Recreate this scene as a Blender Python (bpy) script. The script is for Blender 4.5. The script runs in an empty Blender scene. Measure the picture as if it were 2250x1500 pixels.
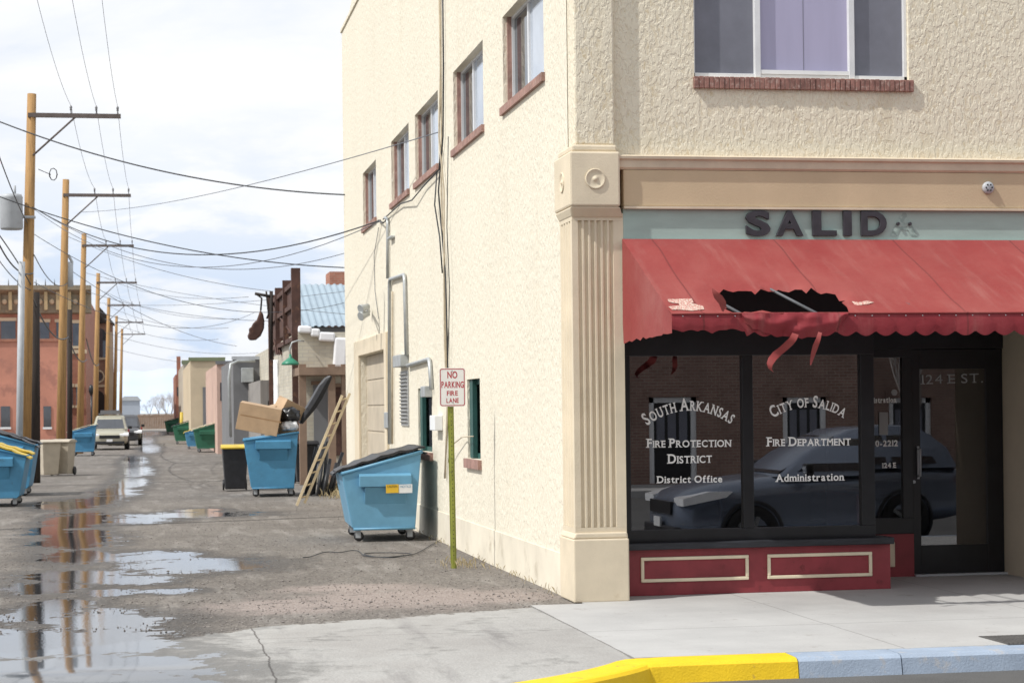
import bpy, bmesh, math, random
from mathutils import Vector, Matrix, noise
from mathutils.geometry import delaunay_2d_cdt
random.seed(7)
SC=bpy.context.scene; COL=SC.collection
sin,cos,pi=math.sin,math.cos,math.pi
F=4375.; A=math.atan(795/F); RHO=.012; EYE=1.9
Fw=Vector((sin(A),cos(A),0)); R0=Vector((cos(A),-sin(A),0)); U0=Vector((0,0,1))
Rr=R0*cos(RHO)-U0*sin(RHO); Ur=U0*cos(RHO)+R0*sin(RHO)
def ray(px,py): return Fw+Rr*((px-1125)/F)+Ur*((895-py)/F)
def W(px,py,X=None,Y=None,Z=None):
    d=ray(px,py)
    if Z is not None: t=(Z-EYE)/d.z
    elif Y is not None: t=Y/d.y
    else: t=X/d.x
    return Vector((0,0,EYE))+d*t
def WP(px,py,p,n):
    d=ray(px,py); o=Vector((0,0,EYE)); t=(p-o).dot(n)/d.dot(n); return o+d*t
def lerp(a,b,t): return a+(b-a)*t
def sst(a,b,x):
    t=max(0,min(1,(x-a)/(b-a))); return t*t*(3-2*t)

# ---------------------------------------------------------------- objects
ORG={}
def thing(name,label,cat,loc=(0,0,0),group=None):
    o=bpy.data.objects.new(name,None); COL.objects.link(o); o.location=loc
    o['label']=label; o['category']=cat
    if group: o['group']=group
    o.empty_display_size=.2
    ORG[o.name]=Vector(loc); return o
def tag(o,label=None,cat=None,group=None,kind=None):
    if label: o['label']=label
    if cat: o['category']=cat
    if group: o['group']=group
    if kind: o['kind']=kind
    return o
def dup(o,parent=None,loc=None,rz=None,sc=None,label=None):
    c=o.copy(); COL.objects.link(c); c.parent=parent
    for ch in [x for x in o.children]: dup(ch,c)
    if loc is not None: c.location=loc
    if rz is not None: c.rotation_euler=(0,0,rz)
    if sc is not None: c.scale=(sc,sc,sc)
    if label: c['label']=label
    return c
class MB:
    def __init__(s): s.v=[];s.f=[];s.sm=[]
    def add(s,vs,fs,sm=False):
        b=len(s.v); s.v+=[Vector(v) for v in vs]; s.f+=[tuple(b+i for i in f) for f in fs]; s.sm+=[sm]*len(fs); return s
    def box(s,x0,x1,y0,y1,z0,z1):
        return s.add([(x0,y0,z0),(x1,y0,z0),(x1,y1,z0),(x0,y1,z0),(x0,y0,z1),(x1,y0,z1),(x1,y1,z1),(x0,y1,z1)],
            [(0,3,2,1),(4,5,6,7),(0,1,5,4),(1,2,6,5),(2,3,7,6),(3,0,4,7)])
    def obox(s,c,sz,rot=(0,0,0)):
        from mathutils import Euler
        M=Euler(rot).to_matrix(); c=Vector(c); h=[q/2 for q in sz]
        vs=[c+M@Vector((a*h[0],b*h[1],d*h[2])) for a,b,d in [(-1,-1,-1),(1,-1,-1),(1,1,-1),(-1,1,-1),(-1,-1,1),(1,-1,1),(1,1,1),(-1,1,1)]]
        return s.add(vs,[(0,3,2,1),(4,5,6,7),(0,1,5,4),(1,2,6,5),(2,3,7,6),(3,0,4,7)])
    def quad(s,a,b,c,d): return s.add([a,b,c,d],[(0,1,2,3)])
    def tube(s,pts,r,n=8,caps=True,sm=True):
        pts=[Vector(p) for p in pts]; m=len(pts); rs=r if isinstance(r,(list,tuple)) else [r]*m
        vs=[];fs=[]; pu=None
        for i,p in enumerate(pts):
            t=(pts[min(i+1,m-1)]-pts[max(i-1,0)])
            if t.length<1e-9: t=Vector((0,0,1))
            t.normalize()
            if pu is None:
                ref=Vector((0,0,1)) if abs(t.z)<.9 else Vector((1,0,0)); u=t.cross(ref).normalized()
            else:
                u=(pu-t*pu.dot(t)).normalized()
            pu=u; w=t.cross(u)
            for k in range(n):
                a=2*pi*k/n; vs.append(p+(u*cos(a)+w*sin(a))*rs[i])
        for i in range(m-1):
            for k in range(n):
                fs.append((i*n+k,i*n+(k+1)%n,(i+1)*n+(k+1)%n,(i+1)*n+k))
        s.add(vs,fs,sm)
        if caps:
            b=len(s.v)-len(vs); s.f.append(tuple(b+k for k in range(n))); s.f.append(tuple(b+(m-1)*n+k for k in range(n))); s.sm+=[False,False]
        return s
    def prism(s,poly,axis,a,b):
        n=len(poly)
        def mk(p,c):
            return {'x':(c,p[0],p[1]),'y':(p[0],c,p[1]),'z':(p[0],p[1],c)}[axis]
        vs=[mk(p,a) for p in poly]+[mk(p,b) for p in poly]
        fs=[(i,(i+1)%n,n+(i+1)%n,n+i) for i in range(n)]+[tuple(range(n)),tuple(range(2*n-1,n-1,-1))]
        return s.add(vs,fs)
    def lathe(s,c,prof,axis=(0,0,1),n=20,sm=True,caps=True):
        ax=Vector(axis).normalized(); c=Vector(c); ref=Vector((0,0,1)) if abs(ax.z)<.9 else Vector((1,0,0))
        u=ax.cross(ref).normalized(); w=ax.cross(u); m=len(prof)
        vs=[c+ax*h+(u*cos(2*pi*k/n)+w*sin(2*pi*k/n))*max(r,1e-4) for r,h in prof for k in range(n)]
        fs=[(i*n+k,i*n+(k+1)%n,(i+1)*n+(k+1)%n,(i+1)*n+k) for i in range(m-1) for k in range(n)]
        s.add(vs,fs,sm)
        if caps:
            b=len(s.v)-len(vs); s.f.append(tuple(b+k for k in range(n))); s.f.append(tuple(b+(m-1)*n+k for k in range(n))); s.sm+=[False,False]
        return s
    def blob(s,c,sz,amp=.2,fr=3,sub=2,seed=0):
        bm=bmesh.new(); bmesh.ops.create_icosphere(bm,subdivisions=sub,radius=1)
        vs=[]
        for v in bm.verts:
            k=1+amp*noise.noise(v.co*fr+Vector((seed,seed*2,0)))*2
            vs.append(Vector(c)+Vector((v.co.x*sz[0],v.co.y*sz[1],v.co.z*sz[2]))*k)
        fs=[tuple(v.index for v in f.verts) for f in bm.faces]; bm.free()
        return s.add(vs,fs,True)
    def wall(s,axis,c,u0,u1,z0,z1,holes,depth):
        us=sorted(set([u0,u1]+[h[0] for h in holes]+[h[1] for h in holes])); zs=sorted(set([z0,z1]+[h[2] for h in holes]+[h[3] for h in holes]))
        def mk(u,z,d=0): return (u,c+d,z) if axis=='Y' else (c+d,u,z)
        idx={}; vs=[]; fs=[]
        def vi(u,z,d=0):
            k=(u,z,d)
            if k not in idx: idx[k]=len(vs); vs.append(mk(u,z,d))
            return idx[k]
        for i in range(len(us)-1):
            for j in range(len(zs)-1):
                um=(us[i]+us[i+1])/2; zm=(zs[j]+zs[j+1])/2
                if any(h[0]<um<h[1] and h[2]<zm<h[3] for h in holes): continue
                fs.append((vi(us[i],zs[j]),vi(us[i+1],zs[j]),vi(us[i+1],zs[j+1]),vi(us[i],zs[j+1])))
        s.add(vs,fs)
        for (a,b,z,y) in holes:
            s.quad(mk(a,z),mk(a,z,depth),mk(a,y,depth),mk(a,y)); s.quad(mk(b,z),mk(b,z,depth),mk(b,y,depth),mk(b,y))
            s.quad(mk(a,z),mk(b,z),mk(b,z,depth),mk(a,z,depth)); s.quad(mk(a,y),mk(b,y),mk(b,y,depth),mk(a,y,depth))
        return s
    def build(s,name,mat,parent=None,bevel=0,seg=2,recalc=True,subs=0):
        if parent is not None:
            o0=ORG[parent.name]; 
        else:
            xs=[v.x for v in s.v];ys=[v.y for v in s.v];zs=[v.z for v in s.v]
            o0=Vector(((min(xs)+max(xs))/2,(min(ys)+max(ys))/2,min(zs)))
        me=bpy.data.meshes.new(name); me.from_pydata([v-o0 for v in s.v],[],s.f); me.update()
        me.polygons.foreach_set('use_smooth',s.sm)
        if recalc:
            bm=bmesh.new(); bm.from_mesh(me); bmesh.ops.recalc_face_normals(bm,faces=bm.faces); bm.to_mesh(me); bm.free()
        o=bpy.data.objects.new(name,me); COL.objects.link(o); me.materials.append(mat)
        if parent is not None: o.parent=parent
        else: o.location=o0
        ORG[o.name]=Vector(o0)
        if bevel:
            m=o.modifiers.new('b','BEVEL'); m.width=bevel; m.segments=seg; m.limit_method='ANGLE'; m.angle_limit=math.radians(40)
        if subs:
            m=o.modifiers.new('s','SUBSURF'); m.levels=subs; m.render_levels=subs
        return o

# ---------------------------------------------------------------- materials
def nd(nt,t,**k):
    n=nt.nodes.new(t)
    for a,b in k.items(): setattr(n,a,b)
    return n
def base(name):
    m=bpy.data.materials.new(name); m.use_nodes=True; nt=m.node_tree; b=nt.nodes['Principled BSDF']; return m,nt,b
def rgb(c): return (c[0],c[1],c[2],1)
def ramp(nt,src,stops):
    r=nd(nt,'ShaderNodeValToRGB'); e=r.color_ramp.elements
    while len(e)<len(stops): e.new(.5)
    for i,(p,c) in enumerate(stops): e[i].position=p; e[i].color=rgb(c) if len(c)==3 else c
    nt.links.new(src,r.inputs[0]); return r
def mixc(nt,f,a,b,bt='MIX'):
    m=nd(nt,'ShaderNodeMix',data_type='RGBA',blend_type=bt)
    for s,v in ((0,f),(6,a),(7,b)):
        if hasattr(v,'is_linked') or hasattr(v,'links'): nt.links.new(v,m.inputs[s])
        elif isinstance(v,(int,float)): m.inputs[s].default_value=v
        else: m.inputs[s].default_value=rgb(v)
    return m.outputs[2]
def mth(nt,op,a,b=None,c=None,clamp=False):
    m=nd(nt,'ShaderNodeMath',operation=op,use_clamp=clamp)
    for i,v in enumerate((a,b,c)):
        if v is None: continue
        if isinstance(v,(int,float)): m.inputs[i].default_value=v
        else: nt.links.new(v,m.inputs[i])
    return m.outputs[0]
def mapr(nt,v,a,b,c=0,d=1,smooth=True):
    m=nd(nt,'ShaderNodeMapRange'); m.interpolation_type='SMOOTHSTEP' if smooth else 'LINEAR'
    nt.links.new(v,m.inputs[0]); 
    for i,x in enumerate((a,b,c,d)): m.inputs[i+1].default_value=x
    return m.outputs[0]
def noi(nt,vec,scale,detail=5,rough=.55,dist=0.):
    n=nd(nt,'ShaderNodeTexNoise'); n.inputs['Scale'].default_value=scale; n.inputs['Detail'].default_value=detail
    n.inputs['Roughness'].default_value=rough; n.inputs['Distortion'].default_value=dist; nt.links.new(vec,n.inputs['Vector']); return n.outputs[0]
def bumpn(nt,b,h,strength=.3,dist=.01):
    n=nd(nt,'ShaderNodeBump'); n.inputs['Distance'].default_value=dist
    if isinstance(strength,(int,float)): n.inputs['Strength'].default_value=strength
    else: nt.links.new(strength,n.inputs['Strength'])
    nt.links.new(h,n.inputs['Height']); nt.links.new(n.outputs[0],b.inputs['Normal'])
def coords(nt,scale=(1,1,1),world=False):
    if world: src=nd(nt,'ShaderNodeNewGeometry').outputs['Position']
    else: src=nd(nt,'ShaderNodeTexCoord').outputs['Object']
    m=nd(nt,'ShaderNodeMapping'); m.inputs['Scale'].default_value=scale; nt.links.new(src,m.inputs[0]); return m.outputs[0]
def mat(name,col,rough=.7,var=.15,vs=2.,bump=.15,bs=30.,metal=0.,spec=.5,col2=None,c2=(.55,.7),st=(1,1,1),dist=.01):
    m,nt,b=base(name); co=coords(nt,st)
    n1=noi(nt,co,vs,6,.6); lo=[max(0,c*(1-var)) for c in col]; hi=[min(1,c*(1+var)) for c in col]
    r=ramp(nt,n1,[(.3,lo),(.7,hi)]).outputs[0]
    if col2:
        n3=noi(nt,co,vs*2.3,8,.65); f=mapr(nt,n3,c2[0],c2[1]); r=mixc(nt,f,r,col2)
    nt.links.new(r,b.inputs['Base Color']); b.inputs['Roughness'].default_value=rough; b.inputs['Metallic'].default_value=metal
    b.inputs['Specular IOR Level'].default_value=spec
    if bump: bumpn(nt,b,noi(nt,co,bs,4),bump,dist)
    return m
def brick(name,c1,c2,mortar,sc=1.,bw=.21,rh=.075,rough=.85):
    m,nt,b=base(name); co=coords(nt,world=True); s=nd(nt,'ShaderNodeSeparateXYZ'); nt.links.new(co,s.inputs[0])
    c=nd(nt,'ShaderNodeCombineXYZ'); nt.links.new(mth(nt,'ADD',s.outputs[0],s.outputs[1]),c.inputs[0]); nt.links.new(s.outputs[2],c.inputs[1])
    t=nd(nt,'ShaderNodeTexBrick'); t.inputs['Scale'].default_value=sc; t.inputs['Brick Width'].default_value=bw; t.inputs['Row Height'].default_value=rh
    t.inputs['Mortar Size'].default_value=.008; t.inputs['Color1'].default_value=rgb(c1); t.inputs['Color2'].default_value=rgb(c2); t.inputs['Mortar'].default_value=rgb(mortar)
    nt.links.new(c.outputs[0],t.inputs[0]); n=noi(nt,co,1.5,6)
    nt.links.new(mixc(nt,mapr(nt,n,.35,.75,0,.5),t.outputs[0],[x*.55 for x in c1]),b.inputs['Base Color']); b.inputs['Roughness'].default_value=rough
    bumpn(nt,b,t.outputs[1],-.4,.01); return m
def stucco(name,col,dark,scale,strength,st=(1,1,.45),amt=.5,stain=.25):
    """skip-trowel stucco: small raised patches, fine grain, relief shade painted ochre in scattered hollows"""
    m,nt,b=base(name); co=coords(nt,st,True)
    n1=noi(nt,co,scale,3,.5,.15); pl=mapr(nt,n1,.44,.56)
    fine=noi(nt,co,scale*3.2,4,.6); mask=noi(nt,co,scale*.16,4,.6)
    n2=noi(nt,coords(nt,(1,1,1),True),.6,6,.6); n4=noi(nt,coords(nt,(2.2,2.2,.25),True),1.3,5,.6)
    c=mixc(nt,mapr(nt,n2,.3,.75,0,.5),col,[x*.93 for x in col]); c=mixc(nt,mapr(nt,n4,.5,.8,0,stain),c,[x*.9 for x in dark])
    low=mth(nt,'MULTIPLY',mapr(nt,n1,.36,.47,1,0),mapr(nt,fine,.42,.60,.15,1))
    f=mth(nt,'MULTIPLY',mth(nt,'MULTIPLY',low,mapr(nt,mask,.36,.62,.15,1)),amt)
    c=mixc(nt,f,c,dark); nt.links.new(c,b.inputs['Base Color']); b.inputs['Roughness'].default_value=.9; b.inputs['Specular IOR Level'].default_value=.2  # ochre mixed into the hollows stands in for the relief's shadows
    h=mth(nt,'ADD',mth(nt,'MULTIPLY',pl,.6),mth(nt,'MULTIPLY',fine,.6)); bumpn(nt,b,h,strength,.012); return m
M={}
M['st_front']=stucco('stucco_front',(.79,.72,.575),(.53,.41,.23),24.,.75,(1,1,.55),.62)
M['st_side']=stucco('stucco_side',(.78,.725,.60),(.60,.50,.34),24.,.70,(1,.7,.40),.40,stain=.15)
M['pil']=mat('painted_plaster',(.67,.58,.435),.85,.1,2,.25,60,col2=(.56,.46,.32),c2=(.6,.85))
M['tan']=mat('tan_paint',(.56,.435,.285),.8,.08,1.5,.25,50,col2=(.70,.59,.46),c2=(.66,.72))
M['tanlip']=mat('tan_lip',(.62,.53,.40),.8,.12,3,.2,50)
M['teal']=mat('teal_board',(.35,.46,.42),.7,.08,2,.1,40,st=(1,1,4))
M['tealghost']=mat('teal_ghost',(.35,.46,.42),.75,.05,6,.0,col2=(.25,.34,.31),c2=(.44,.50))
M['bronze']=mat('letter_bronze',(.035,.032,.04),.45,.3,8,.1,60)
M['black']=mat('black_paint',(.010,.010,.012),.35,.3,5,.05,40)
M['blacksill']=mat('black_sill',(.02,.022,.028),.5,.4,5,.2,40,st=(1,1,8))
M['red']=mat('red_paint',(.26,.036,.045),.5,.22,3,.1,40,col2=(.16,.022,.025),c2=(.56,.72))
M['cream']=mat('cream_trim',(.78,.68,.50),.6,.08,5,.05,40)
M['white']=mat('white_paint',(.78,.79,.79),.5,.06,5,.05,40)
M['alu']=mat('aluminium_frame',(.68,.69,.70),.4,.08,5,.03,40)
M['brickred']=mat('brick_sill',(.27,.135,.11),.85,.35,9,.5,30,col2=(.40,.27,.23),c2=(.5,.65))
M['brownsill']=mat('brown_sill',(.34,.20,.165),.85,.3,6,.4,30,col2=(.44,.34,.28))
M['mortar']=mat('mortar',(.36,.27,.23),.9,.2,14,.3,30)
M['glassdark']=mat('dark_glass',(.05,.055,.065),.03,.2,2,0,1,spec=1.)
M['glasslight']=mat('painted_sky_glass',(.42,.47,.55),.05,.2,1.2,0,1,spec=1.)  # pale blue pane colour, a sky reflection painted in
M['screen']=mat('insect_screen',(.17,.175,.21),.5,.12,3,.1,300)
M['lav']=mat('lavender_blind',(.40,.38,.53),.35,.05,2,.0,1,st=(3,1,.3))
M['grnframe']=mat('green_frame',(.02,.085,.075),.5,.2,5,.05,30)
M['conduit']=mat('galvanised_pipe',(.44,.46,.46),.45,.15,5,.05,40,metal=.4)
M['cable']=mat('black_cable',(.03,.032,.036),.5,.1,5,0,1)
M['cablegrey']=mat('grey_cable',(.12,.13,.15),.6,.1,5,0,1)
M['cablecream']=mat('painted_cable',(.50,.43,.32),.8,.2,9,0,1)
M['garage']=mat('garage_door_paint',(.50,.43,.33),.8,.1,2,.1,20)
M['louver']=mat('louver',(.36,.36,.35),.6,.15,20,.0,1)
M['text']=mat('white_lettering',(.94,.94,.92),.5,.02,5,0,1)
M['textgrey']=mat('grey_lettering',(.36,.37,.37),.5,.05,5,0,1)
M['signwhite']=mat('sign_white',(.76,.76,.75),.35,.05,5,.0,1)
M['signred']=mat('sign_red',(.42,.03,.045),.4,.05,5,0,1)
M['post']=mat('green_post',(.25,.27,.045),.5,.25,6,.1,30,col2=(.14,.15,.04))
M['dblue']=mat('dumpster_blue',(.13,.32,.47),.45,.12,2.5,.1,20,col2=(.10,.22,.31),c2=(.6,.75))
M['dblue2']=mat('dumpster_blue_deep',(.06,.23,.39),.5,.15,2.5,.1,20,col2=(.05,.13,.2),c2=(.58,.72))
M['dgreen']=mat('dumpster_green',(.02,.13,.075),.5,.15,2.5,.1,20)
M['rub']=mat('black_plastic',(.022,.022,.025),.45,.3,6,.2,20)
M['lidyel']=mat('yellow_plastic',(.62,.44,.05),.5,.1,5,.05,20)
M['lidcream']=mat('cream_plastic',(.62,.58,.42),.5,.1,5,.05,20)
M['yellow']=mat('yellow_sticker',(.70,.44,.03),.5,.05,9,0,1)
M['beigecart']=mat('beige_plastic',(.48,.42,.33),.55,.1,4,.05,20)
M['card']=mat('cardboard',(.46,.32,.20),.85,.12,4,.1,20)
M['wood']=mat('pole_wood',(.38,.22,.085),.8,.25,3,.4,20,st=(6,6,.4),col2=(.22,.125,.06))
M['wooddark']=mat('tarred_wood',(.03,.022,.018),.85,.4,3,.4,20,st=(6,6,.4))
M['armwood']=mat('crossarm_wood',(.13,.105,.095),.85,.2,4,.3,20)
M['ladder']=mat('ladder_wood',(.57,.47,.31),.7,.15,5,.2,30)
M['steel']=mat('grey_steel',(.42,.44,.46),.5,.1,4,.05,30)
M['darksteel']=mat('dull_steel',(.11,.115,.125),.6,.2,4,.05,30)
M['porc']=mat('porcelain',(.22,.22,.23),.3,.1,4,0,1)
M['rust']=mat('rusted_steel',(.085,.042,.032),.85,.4,3,.4,15,col2=(.17,.085,.05))
M['creambrick']=brick('cream_brick',(.60,.56,.46),(.52,.47,.37),(.46,.43,.38),bw=.3,rh=.1)
M['redbrick']=brick('red_brick',(.43,.175,.11),(.35,.13,.08),(.38,.27,.21),bw=.3,rh=.1)
M['oppbrick']=brick('brown_brick',(.31,.19,.15),(.23,.135,.105),(.33,.27,.23))
M['churchbrick']=brick('church_brick',(.30,.17,.115),(.24,.13,.085),(.26,.2,.16),bw=.35,rh=.12)
M['salmon']=mat('salmon_plaster',(.53,.235,.165),.85,.18,.4,.1,5,col2=(.42,.19,.14),c2=(.5,.65))
M['greyplas']=mat('grey_plaster',(.18,.18,.185),.85,.12,.8,.1,8)
M['pink']=mat('pink_plaster',(.55,.38,.31),.85,.1,.8,.1,8)
M['tanb']=mat('tan_plaster',(.56,.46,.32),.85,.1,.8,.1,8)
M['olive']=mat('olive_trim',(.18,.21,.12),.8,.1,1,.1,8)
M['corn']=mat('cornice_paint',(.24,.21,.15),.7,.25,2,.2,8,col2=(.36,.28,.17))
M['metroof']=mat('metal_roof',(.33,.41,.47),.45,.1,1,.0,1,metal=.2)
M['snow']=mat('white_coping',(.82,.83,.85),.8,.06,3,.3,8)
M['lampgreen']=mat('lamp_green',(.03,.22,.13),.4,.1,5,0,1)
M['fence']=mat('fence_wood',(.25,.17,.12),.85,.2,2,.2,9)
M['rosybrown']=mat('bin_bag',(.02,.02,.022),.3,.2,4,.4,12)
M['bark']=mat('bark',(.24,.21,.19),.9,.2,4,.3,20)
M['twig']=mat('twigs',(.44,.40,.38),.9,.2,4,0,1)  # crown colour greyed by painted distance haze
M['grass']=mat('dry_grass',(.38,.31,.18),.9,.3,9,0,1)
M['stone']=mat('loose_stone',(.22,.20,.185),.9,.45,30,.2,80)
M['tape']=mat('tape_remnant',(.60,.50,.42),.8,.3,30,0,1,col2=(.42,.12,.10),c2=(.47,.55))
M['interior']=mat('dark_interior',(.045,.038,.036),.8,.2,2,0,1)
M['kerby']=mat('kerb_yellow',(.84,.56,.01),.6,.08,4,.4,60,col2=(.50,.33,.06),c2=(.62,.70))
M['kerbb']=mat('kerb_blue_grey',(.33,.40,.50),.65,.12,3,.4,60,col2=(.42,.43,.45),c2=(.54,.68))
M['tancar']=mat('tan_car_paint',(.42,.40,.31),.3,.05,2,0,1,metal=.2)
M['greycar']=mat('grey_car_paint',(.17,.20,.26),.2,.05,2,0,1,metal=.3)
M['darkcar']=mat('dark_car_paint',(.05,.05,.055),.3,.05,2,0,1)
M['tyre']=mat('tyre_rubber',(.018,.018,.018),.8,.2,9,0,1)
M['rim']=mat('wheel_rim',(.25,.26,.27),.35,.1,5,0,1,metal=.7)
M['lamp']=mat('headlight_lens',(.92,.94,.97),.1,.05,5,0,1)
M['mount']=mat('far_hills',(.50,.58,.69),.95,.10,.002,0,1,col2=(.70,.74,.80),st=(1,1,2))  # hill colour paled towards the sky, distance haze painted in
M['earth']=mat('earth_ground',(.26,.23,.20),.95,.2,.02,0,1)
def awn(name,col,fade,rough=.6):
    m,nt,b=base(name); co=coords(nt,(1,1,1),True)
    n=noi(nt,coords(nt,(1.,.5,.5),True),1.6,7,.62); c=mixc(nt,mapr(nt,n,.35,.7),col,fade)
    n2=noi(nt,coords(nt,(4,.5,.5),True),2.2,6,.6); c=mixc(nt,mapr(nt,n2,.5,.8,0,.25),c,(.42,.22,.19))
    n3=noi(nt,co,6,8,.7); c=mixc(nt,mapr(nt,n3,.58,.75,0,.45),c,(.21,.05,.045))
    s=nd(nt,'ShaderNodeSeparateXYZ'); nt.links.new(co,s.inputs[0])
    pp=mth(nt,'PINGPONG',mth(nt,'ADD',s.outputs[0],.12),.62); seam=mapr(nt,pp,.0,.016,.75,0); c=mixc(nt,seam,c,(.14,.03,.03))
    nt.links.new(c,b.inputs['Base Color']); b.inputs['Roughness'].default_value=rough; b.inputs['Specular IOR Level'].default_value=.25
    bumpn(nt,b,mth(nt,'ADD',noi(nt,co,3,3),mth(nt,'MULTIPLY',noi(nt,co,90,2),.05)),.35,.05); return m
M['awn']=awn('awning_vinyl',(.265,.046,.044),(.30,.073,.066))
M['awnd']=awn('awning_vinyl_dark',(.24,.028,.036),(.27,.04,.047),.6)
def glassmat(name,tint,extra=.03,mul=1.6,ior=1.5):
    m=bpy.data.materials.new(name); m.use_nodes=True; nt=m.node_tree; nt.nodes.clear()
    o=nd(nt,'ShaderNodeOutputMaterial'); mx=nd(nt,'ShaderNodeMixShader'); tr=nd(nt,'ShaderNodeBsdfTransparent'); gl=nd(nt,'ShaderNodeBsdfGlossy')
    tr.inputs[0].default_value=rgb(tint); gl.inputs['Roughness'].default_value=0; gl.inputs[0].default_value=(.97,.97,1,1)
    fr=nd(nt,'ShaderNodeFresnel'); fr.inputs[0].default_value=ior
    nt.links.new(mth(nt,'ADD',mth(nt,'MULTIPLY',fr.outputs[0],mul),extra,clamp=True),mx.inputs[0]); nt.links.new(tr.outputs[0],mx.inputs[1]); nt.links.new(gl.outputs[0],mx.inputs[2]); nt.links.new(mx.outputs[0],o.inputs[0]); return m
M['glass']=glassmat('shop_glass',(.5,.5,.5),.10,2.0)
M['glassdoor']=glassmat('door_glass',(.85,.85,.85),.03,1.4)

# ---------------------------------------------------------------- glyphs
CH=sorted(set('SouthArkansasFireProtectionDistrictOfficeCityofSalidaDepartmentAdministrationNOPARKINGFIRELANE124EST.719530-2212CAUTIONNOTICESALIDASOUTHDISTRICTCITYOFPROTECTIONDEPARTMENTH'))
GL={}
def cacheglyphs(off):
    obs=[]
    for ch in CH:
        cu=bpy.data.curves.new('g','FONT'); cu.body=ch; cu.size=1; cu.offset=off; cu.resolution_u=4
        o=bpy.data.objects.new('g',cu); COL.objects.link(o); obs.append((ch,o,cu))
    dg=bpy.context.evaluated_depsgraph_get()
    for ch,o,cu in obs:
        me=bpy.data.meshes.new_from_object(o.evaluated_get(dg)); GL[(ch,off)]=([v.co.copy() for v in me.vertices],[tuple(p.vertices) for p in me.polygons])
        bpy.data.meshes.remove(me)
    for ch,o,cu in obs: bpy.data.objects.remove(o); bpy.data.curves.remove(cu)
    H=max(v.y for v in GL[('H',off)][0]); B=min(v.y for v in GL[('H',off)][0])
    for ch in CH:
        vs,fs=GL[(ch,off)]; x0=min(v.x for v in vs); vs=[Vector(((v.x-x0)/(H-B),(v.y-B)/(H-B),0)) for v in vs]; GL[(ch,off)]=(vs,fs)
cacheglyphs(.022); cacheglyphs(.0); cacheglyphs(.04)
SER={'A':'bl br','D':'bl tl','E':'bl tl','F':'bl tl','H':'bl br tl tr','I':'bc tc','K':'bl br tl tr','L':'bl tl','M':'bl br tl tr','N':'bl tl tr','P':'bl tl','R':'bl br tl','T':'bc','U':'tl tr','Y':'bc tl tr',
 'i':'bc','n':'bl br','r':'bl','m':'bl br','f':'bc','h':'bl br','1':'bc','k':'bl br','d':'br','l':'bc'}
def textmesh(mb,s,pL,pR,cap,Yp,small=False,off=.022,serif=True,rise=0.,sp=.13,ext=0.,flip=False):
    items=[];x=0;first=True
    for ch in s:
        if ch==' ': x+=.36; first=True; continue
        sz=1.
        if small and not first: sz=.78
        c=ch.upper() if small else ch
        if s.startswith('City of') and small and ch in 'of': c=ch.upper(); sz=.78 if ch=='f' or ch=='o' else sz
        vs,fs=GL[(c,off)]; w=max(v.x for v in vs)*sz
        items.append((c,sz,x,w)); x+=w+sp*sz; first=False
    tot=x-sp; L=(pR-pL).length; k=L/tot; dirv=(pR-pL).normalized(); up=Vector((-dirv.z,0,dirv.x))
    kz=cap
    if rise: R=(L*L/4+rise*rise)/(2*rise)
    for c,sz,x,w in items:
        vs,fs=GL[(c,off)]; xm=(x+w/2)*k
        if rise:
            th=(xm-L/2)/R; th=max(-1.4,min(1.4,th*1.03)); cen=pL+dirv*(L/2+R*sin(th))+up*(R*cos(th)-(R-rise)); dx=dirv*cos(th)-up*sin(th); dz=dirv*sin(th)+up*cos(th)
        else: cen=pL+dirv*xm; dx=dirv; dz=up
        out=[]
        for v in vs:
            p=cen+dx*(v.x*sz*k-w*k/2)+dz*(v.y*sz*kz); p.y=Yp; out.append(p)
        if ext:
            n=len(out); back=[p+Vector((0,ext,0)) for p in out]; mb.add(out+back,[f for f in fs]+[tuple(n+i for i in reversed(f)) for f in fs])
            from collections import Counter
            ec=Counter()
            for f in fs:
                for i in range(len(f)): ec[tuple(sorted((f[i],f[(i+1)%len(f)])))]+=1
            b=len(mb.v)-2*n
            for (i,j),q in ec.items():
                if q==1: mb.f.append((b+i,b+j,b+n+j,b+n+i)); mb.sm.append(False)
        else: mb.add(out,fs)
        if serif and c in SER:
            for t in SER[c].split():
                u={'l':.09*w,'c':w/2,'r':w-.09*w}[t[1]]; z=0 if t[0]=='b' else sz*(1-.09) if (c.isupper() or c in '1hkdlf') else sz*.66
                hw=.2*sz
                q=[]
                for a,bb in ((-hw,0),(hw,0),(hw,.09*sz),(-hw,.09*sz)):
                    p=cen+dx*((u+a)*k-w*k/2)+dz*((z+bb)*kz); p.y=Yp-.0008; q.append(p)
                mb.quad(*q)
    return mb
def ptext(parent,name,mt,s,x0,y0,x1,y1,cap,Yp,**kw):
    a=W(x0,y0,Y=Yp); b=W(x1,y1,Y=Yp); sc=(x1-x0)/(b.x-a.x); r=kw.pop('rise',0)/sc
    return textmesh(MB(),s,a,b,cap/sc,Yp,rise=r,**kw).build(name,mt,parent,recalc=False)

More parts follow.
